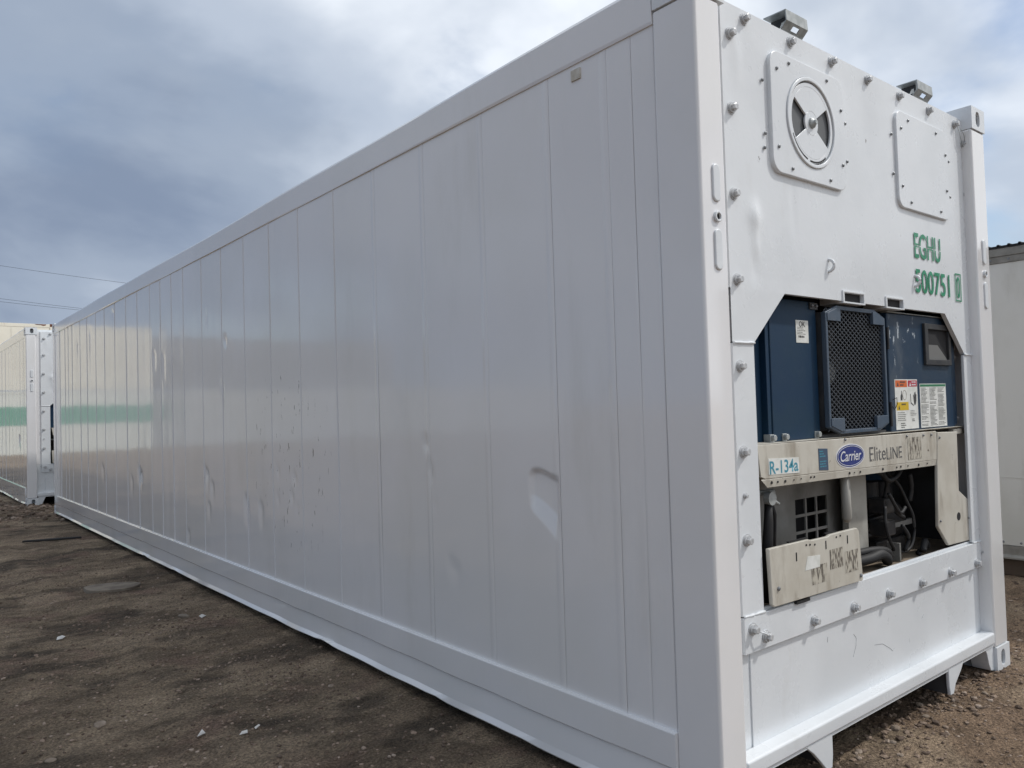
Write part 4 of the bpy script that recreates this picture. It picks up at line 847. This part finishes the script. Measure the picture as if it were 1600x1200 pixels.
# ------------------------------------------------------------------ yard stacks (the cream one shows over the far box and mirrors in the gloss paint)
def stacked(name, x0, y0, z0, m, label, cat='container', h=2.896, rusty=False, stripe=False):
    o = empty(name, (x0, y0, z0)); tag(o, label, cat)
    pw = 0.49; n = int((L - 0.36) / pw); first = None
    body = part('box_body', m, o, lambda b: b.box(0.06, L - 0.06, 0.05, W - 0.05, 0.12, h - 0.05))
    for k in range(n + 1):
        xa = 0.18 + k * (L - 0.36) / (n + 1); w = (L - 0.36) / (n + 1) - 0.008
        if first is None:
            first = part('side_panel', m, body, lambda b: b.box(0, w, 0.006, 0.03, 0.25, h - 0.16), bevel=0.004); first.location = (xa, 0, 0)
        else: copy_part(first, body).location = (xa, 0, 0)
    part('top_rail', m, o, lambda b: b.box(0.17, L - 0.17, 0.0, 0.06, h - 0.155, h - 0.012), bevel=0.005)
    part('bottom_rail', m, o, lambda b: b.box(0.17, L - 0.17, 0.0, 0.06, 0.02, 0.245), bevel=0.005)
    for xa in (0.0, L - 0.165):
        for ya in (0.0, W - 0.165):
            part('corner_post', m, o, lambda b: b.box(xa, xa + 0.165, ya, ya + 0.165, 0.119, h - 0.119), bevel=0.008)
            for za in (0.0, h - 0.118):
                part('corner_casting', 'rust' if rusty and za > 1 else m, o, lambda b: (b.ring(*rect_hole(xa, xa + 0.17, za, za + 0.118, xa + 0.085, za + 0.059, 0.04, 0.026, 2.6), ya - 0.002, ya + 0.02), b.box(xa, xa + 0.17, ya + 0.02, ya + 0.17, za, za + 0.118)))
    if rusty:
        part('rust_patch', 'rust', o, lambda b: b.prism([(L - 0.75, h - 0.02), (L - 0.30, h - 0.02), (L - 0.33, h - 0.07), (L - 0.42, h - 0.09), (L - 0.52, h - 0.06), (L - 0.68, h - 0.055)], -0.0015, -0.0004))
    if stripe:
        part('green_stripe', 'stripe', o, lambda b: b.box(0.2, L - 0.2, 0.0, 0.0055, 1.42, 2.22))
        for k in range(7): part('stripe_mark', 'old_white', o, lambda b: b.prism([(8.2 - k * .32, 1.52), (8.42 - k * .32, 1.50), (8.40 - k * .32, 1.60), (8.30 - k * .32, 1.62), (8.36 - k * .32, 1.78), (8.22 - k * .32, 1.80)], -0.003, -0.001))
    return o
SY, SZ = 37.4, -0.16
stacked('shipping_container', -8.25, SY, SZ, 'old_white', 'aged white container with a green band under the cream one, mirrored in the glossy wall', stripe=True)
stacked('shipping_container', -8.25, SY, SZ + 2.899, 'old_cream', 'cream container with rusty top corner rising behind the far white container', rusty=True)
stacked('shipping_container', -21.2, SY + .5, SZ, 'faded_white', 'off-white container under a dark grey one, a blur mirrored in the wall')
stacked('shipping_container', -21.2, SY + .5, SZ + 2.595, 'slate_box', 'dark grey container atop an off-white one, a dark blur mirrored in the wall', h=2.591) if False else stacked('shipping_container', -21.2, SY + .5, SZ + 2.899, 'slate_box', 'dark grey container atop an off-white one, a dark blur mirrored in the wall', h=2.591)
stacked('shipping_container', -34.0, SY + .2, SZ, 'faded_white', 'lone faded container mirrored faintly in the middle of the glossy wall')

# ------------------------------------------------------------------ box trailer body on the right
TX = 4.78
tr = empty('box_body', (TX, -3.4, 0.0)); tag(tr, 'weathered beige box body with riveted trim beyond the machinery end', 'trailer')
TL, TW, TH = 12.0, 2.44, 2.565
tb = part('box_wall', 'trailer', tr, lambda b: b.box(0.012, TW, 0, TL, 0.21, 2.44))
k = 0; first = None
while k < 10:
    y = 0.01 + k * 1.2
    if first is None: first = part('wall_sheet', 'trailer', tb, lambda b: b.box(0.004, 0.011, 0, 1.192, 0.213, 2.43), bevel=0.002); first.location = (0, y, 0)
    else: copy_part(first, tb).location = (0, y, 0)
    k += 1
part('seam_strip', 'trailer', tb, lambda b: b.box(0.001, 0.0039, 0.0, TL, 0.742, 0.748))
part('top_trim', 'trailer_trim', tr, lambda b: (b.box(-0.012, TW, 0, TL, 2.485, 2.548), b.box(-0.004, TW, 0, TL, 2.431, 2.4845)), bevel=0.003)
rf = part('roof', 'black', tr, lambda b: b.box(-0.018, TW, -0.01, TL, 2.549, 2.566))
cr = part('roof_corrugation', 'black', rf, lambda b: [b.tube([(-0.018, 0.02 + j * 0.075, 2.566), (TW, 0.02 + j * 0.075, 2.566)], 0.012, 6) for j in range(159)]); cr['kind'] = 'stuff'
first = None
for j in range(60):
    if first is None: first = part('rivet', 'screw', tr, lambda b: b.tube([(-0.004, 0, 0), (-0.009, 0, 0)], [0.010, 0.006], 8)); first.location = (0, 0.05, 2.458)
    else: copy_part(first, tr).location = (0, 0.05 + j * 0.13, 2.458)
for j in range(60): copy_part(first, tr).location = (0.008, 0.09 + j * 0.125, 0.235)
part('bottom_trim', 'trailer_trim', tr, lambda b: b.prism([(-0.006, 0.209), (0.05, 0.209), (0.05, 0.105), (-0.030, 0.105), (-0.030, 0.118), (-0.006, 0.135)], 0, TL) if False else b.add([(x, y, z) for y in (0, TL) for x, z in ((-0.004, 0.209), (0.05, 0.209), (0.05, 0.110), (-0.028, 0.110), (-0.028, 0.122), (-0.004, 0.140))],
     [(0, 1, 2, 3, 4, 5), (11, 10, 9, 8, 7, 6)] + [(i, (i + 1) % 6, 6 + (i + 1) % 6, 6 + i) for i in range(6)]))
part('sill_timber', 'dark_wood', tr, lambda b: b.box(0.01, TW, 0, TL, -0.02, 0.109))
for k in range(4): part('bearer', 'dark_wood', tr, lambda b: b.box(0.06, TW, 1.0 + 3.2 * k, 1.2 + 3.2 * k, -0.06, -0.0205))

# ------------------------------------------------------------------ overhead wires and their poles
POLES = [(-8.0, 60.0), (42.0, 60.0)]
for i, (x, y) in enumerate(POLES):
    p = empty('utility_pole', (x, y, -0.05)); tag(p, ['timber utility pole out of frame carrying the wires', 'timber utility pole hidden behind the long wall'][i], 'pole')
    part('pole_shaft', 'pole', p, lambda b: b.tube([(0, 0, 0), (0, 0, 13.2)], [0.16, 0.11], 12), smooth=True)
    part('crossarm', 'pole', p, lambda b: b.box(-0.06, 0.06, -0.9, 0.9, 9.9, 10.05)); part('insulator', 'galv', p, lambda b: b.tube([(0, 0, 13.2), (0, 0, 13.4)], 0.05, 8))
for (z0, z1, dy, sag, lab) in ((13.26, 11.26, 0.0, 1.2, 'faint single overhead wire, highest of the three crossing the sky'), (11.12, 9.12, 0.5, 1.2, 'overhead wire, upper of the close pair at the left edge'), (10.58, 9.38, -0.5, 1.2, 'overhead wire, lowest of the three, above the cream container')):
    pts = []
    # run through the surveyed heights: left pole -> right pole
    for t in np.linspace(0, 1, 40):
        x = POLES[0][0] + t * (POLES[1][0] - POLES[0][0]); y = POLES[0][1] + t * (POLES[1][1] - POLES[0][1]) + dy
        pts.append((x, y, z0 + (z1 - z0) * t - 4 * sag * t * (1 - t)))
    w = MB().tube(pts, 0.010, 6).build('overhead_wire', 'black'); tag(w, lab, 'wire', 'overhead wires')

# ------------------------------------------------------------------ stones, litter
ICO = None
def ico():
    global ICO
    if ICO is None:
        bm = bmesh.new(); bmesh.ops.create_icosphere(bm, subdivisions=1, radius=1.0)
        ICO = (np.array([v.co[:] for v in bm.verts]), np.array([[v.index for v in f.verts] for f in bm.faces])); bm.free()
    return ICO
def stone_verts(r, sz):
    v, f = ico(); q = v * (0.7 + 0.5 * r.random((len(v), 1))) * (np.array([1, 0.6 + 0.4 * r.random(), 0.35 + 0.4 * r.random()]) * sz)
    a = r.random() * 2 * PI; c, s = math.cos(a), math.sin(a)
    return q @ np.array([[c, s, 0], [-s, c, 0], [0, 0, 1]]), f
VS, FS, off = [], [], 0
r = np.random.default_rng(5)
def scatter(n, fx, smin, smax, power=2.5):
    global off
    P = np.array([fx() for _ in range(n)]); Z = ground_z(P[:, 0], P[:, 1])
    for (x, y), z in zip(P, Z):
        sz = smin + (smax - smin) * r.random() ** power
        q, f = stone_verts(r, sz); VS.append(q + np.array([x, y, z + sz * 0.15])); FS.append(f + off); off += len(q)
scatter(4500, lambda: (r.uniform(0.4, 3.4), r.uniform(-0.75, 0.35)), 0.002, 0.012, 3.5)
scatter(500, lambda: (r.normal(1.7, 0.55), r.normal(0.05, 0.10)), 0.004, 0.020, 2.0)
scatter(6000, lambda: (-r.random() ** 0.8 * 2.3, 0.8 + 7.5 * r.random() ** 1.5), 0.002, 0.014, 3.0)
scatter(500, lambda: (r.normal(-0.40, 0.16), r.normal(2.75, 0.30)), 0.003, 0.013)
scatter(400, lambda: (r.normal(-0.55, 0.18), r.normal(4.2, 0.22)), 0.003, 0.014)
scatter(1600, lambda: (-r.random() ** 0.8 * 2.2, 0.9 + 6.5 * r.random() ** 1.3), 0.006, 0.016, 2.0)
scatter(160, lambda: (r.normal(-0.75, 0.2), r.normal(2.05, 0.15)), 0.003, 0.010)
scatter(700, lambda: (r.uniform(-1.8, 0.1), r.normal(12.9, 0.7)), 0.012, 0.060, 2.0)
scatter(500, lambda: (r.uniform(2.6, 4.6), r.uniform(-0.5, 1.5)), 0.004, 0.022)
VSn = np.concatenate(VS); FSn = np.concatenate(FS)
me = bpy.data.meshes.new('gravel'); me.from_pydata(VSn.tolist(), [], FSn.tolist()); me.materials.append(M['gravel'])
go = bpy.data.objects.new('gravel', me); COL.objects.link(go); tag(go, 'loose pebbles and clods strewn over the dirt', None, kind='stuff')

def rock(x, y, sz, label, group=None, flat_=1.0, m='stone', seed=0, rz=0.0):
    rr = np.random.default_rng(seed + 300)
    bm = bmesh.new(); bmesh.ops.create_icosphere(bm, subdivisions=2, radius=1.0)
    for v in bm.verts:
        d = 0.8 + 0.35 * float(vnoise(np.array([v.co.x * 1.3 + seed * 3.1]), np.array([v.co.y * 1.3 + v.co.z * 1.7]), 8)[0]) + 0.06 * rr.random()
        v.co = Vector((v.co.x * sz * d, v.co.y * sz * 0.75 * d, max(-0.5, v.co.z) * sz * 0.5 * flat_ * d))
    bm.to_mesh(me_ := bpy.data.meshes.new('stone')); bm.free(); me_.materials.append(M[m])
    o = bpy.data.objects.new('stone', me_); COL.objects.link(o); o.location = (x, y, gz(x, y) + sz * 0.06 * flat_); o.rotation_euler = (0, 0, rz or seed * 1.3)
    return tag(o, label, 'stone', group)
rock(-1.30, 2.58, 0.042, 'flat brown stone alone on the dirt near the lower left corner', flat_=0.7, seed=1)
rock(-1.543, 2.30, 0.030, 'small pale stone at the very bottom left of the picture', flat_=0.7, seed=2)
rock(-0.267, 2.27, 0.026, 'dark stone on the dirt close to the bottom rail', flat_=0.6, seed=3)
rock(-0.39, 4.40, 0.060, 'dark clod in a rut beside the long wall', flat_=0.7, seed=4, m='slab')
for i, (x, y, s) in enumerate([(1.62, 0.10, .040), (1.50, 0.02, .028), (1.28, 0.05, .045), (1.15, 0.00, .028), (1.70, -0.02, .022), (1.95, -0.06, .026), (1.38, -0.12, .020), (1.05, -0.08, .024), (2.05, -0.22, .018), (0.98, 0.06, .034), (2.52, -0.10, .03), (2.65, 0.05, .022)]):
    rock(x, y, s * 0.72, 'rough brown stone among the rubble before the sill', 'stones before the sill', 0.9, seed=20 + i)
def slab_disc():
    b = MB(); n = 28; pr = np.random.default_rng(2)
    ro = [(0.21 * (1 + 0.08 * math.sin(3 * t) + 0.05 * pr.random()) * math.cos(t), 0.15 * (1 + 0.06 * math.sin(2 * t + 1) + 0.05 * pr.random()) * math.sin(t)) for t in [2 * PI * k / n for k in range(n)]]
    b.prism(ro, -0.02, 0.020, 'z'); return b
o = slab_disc().build('sunken_slab', 'slab', bevel=0.006); o.location = (-0.563, 5.80, gz(-0.563, 5.80) + 0.004); o.rotation_euler = (R(1), R(1.5), R(-20)); tag(o, 'flat oval slab sunk in the dirt beside the long wall', 'slab')
b = MB().prism([(-0.30, -0.02), (-0.1, -0.035), (0.2, -0.03), (0.33, -0.012), (0.30, 0.03), (0.05, 0.045), (-0.12, 0.02), (-0.28, 0.03)], 0, 0.022, 'z')
o = b.build('charred_board', 'char', bevel=0.004); o.location = (-0.485, 9.29, gz(-0.485, 9.29)); o.rotation_euler = (0, 0, R(-20)); tag(o, 'short black board lying on the dirt near the far end', 'board')
def scrap(x, y, pts, label, rz):
    b = MB(); n = len(pts); b.add([(p[0], p[1], p[2]) for p in pts] + [(p[0], p[1], p[2] - 0.0015) for p in pts], [tuple(range(n)), tuple(range(2 * n - 1, n - 1, -1))] + [(i, (i + 1) % n, n + (i + 1) % n, n + i) for i in range(n)])
    o = b.build('litter_scrap', 'scrap'); o.location = (x, y, gz(x, y) + 0.006); o.rotation_euler = (0, 0, rz); tag(o, label, 'litter', 'white scraps')
scrap(-0.981, 2.128, [(-.022, -.012, 0), (.020, -.014, .002), (.022, .016, .012), (.004, .004, .008)], 'triangular white scrap, leftmost of three on the near dirt', 0.3)
scrap(-0.839, 1.975, [(-.018, -.008, 0), (.018, -.010, .002), (.020, .012, .008), (-.004, .006, .008)], 'white scrap, middle of three on the near dirt', -0.2)
scrap(-0.763, 2.004, [(-.016, -.006, 0), (.016, -.002, .006), (.014, .006, .009), (-.012, .006, .005)], 'thin white scrap, rightmost of three on the near dirt', 0.4)
scrap(-1.171, 4.384, [(-.030, -.012, 0), (.004, -.022, .004), (.026, -.004, .010), (.012, .018, .016), (-.018, .014, .012)], 'crumpled white scrap farther off at the left', 0.1)
scrap(-0.303, 4.25, [(-.028, -.015, 0), (.026, -.018, .004), (.028, .02, .012), (-.010, .018, .010)], 'pale scrap between ruts beside the long wall', 0.7)
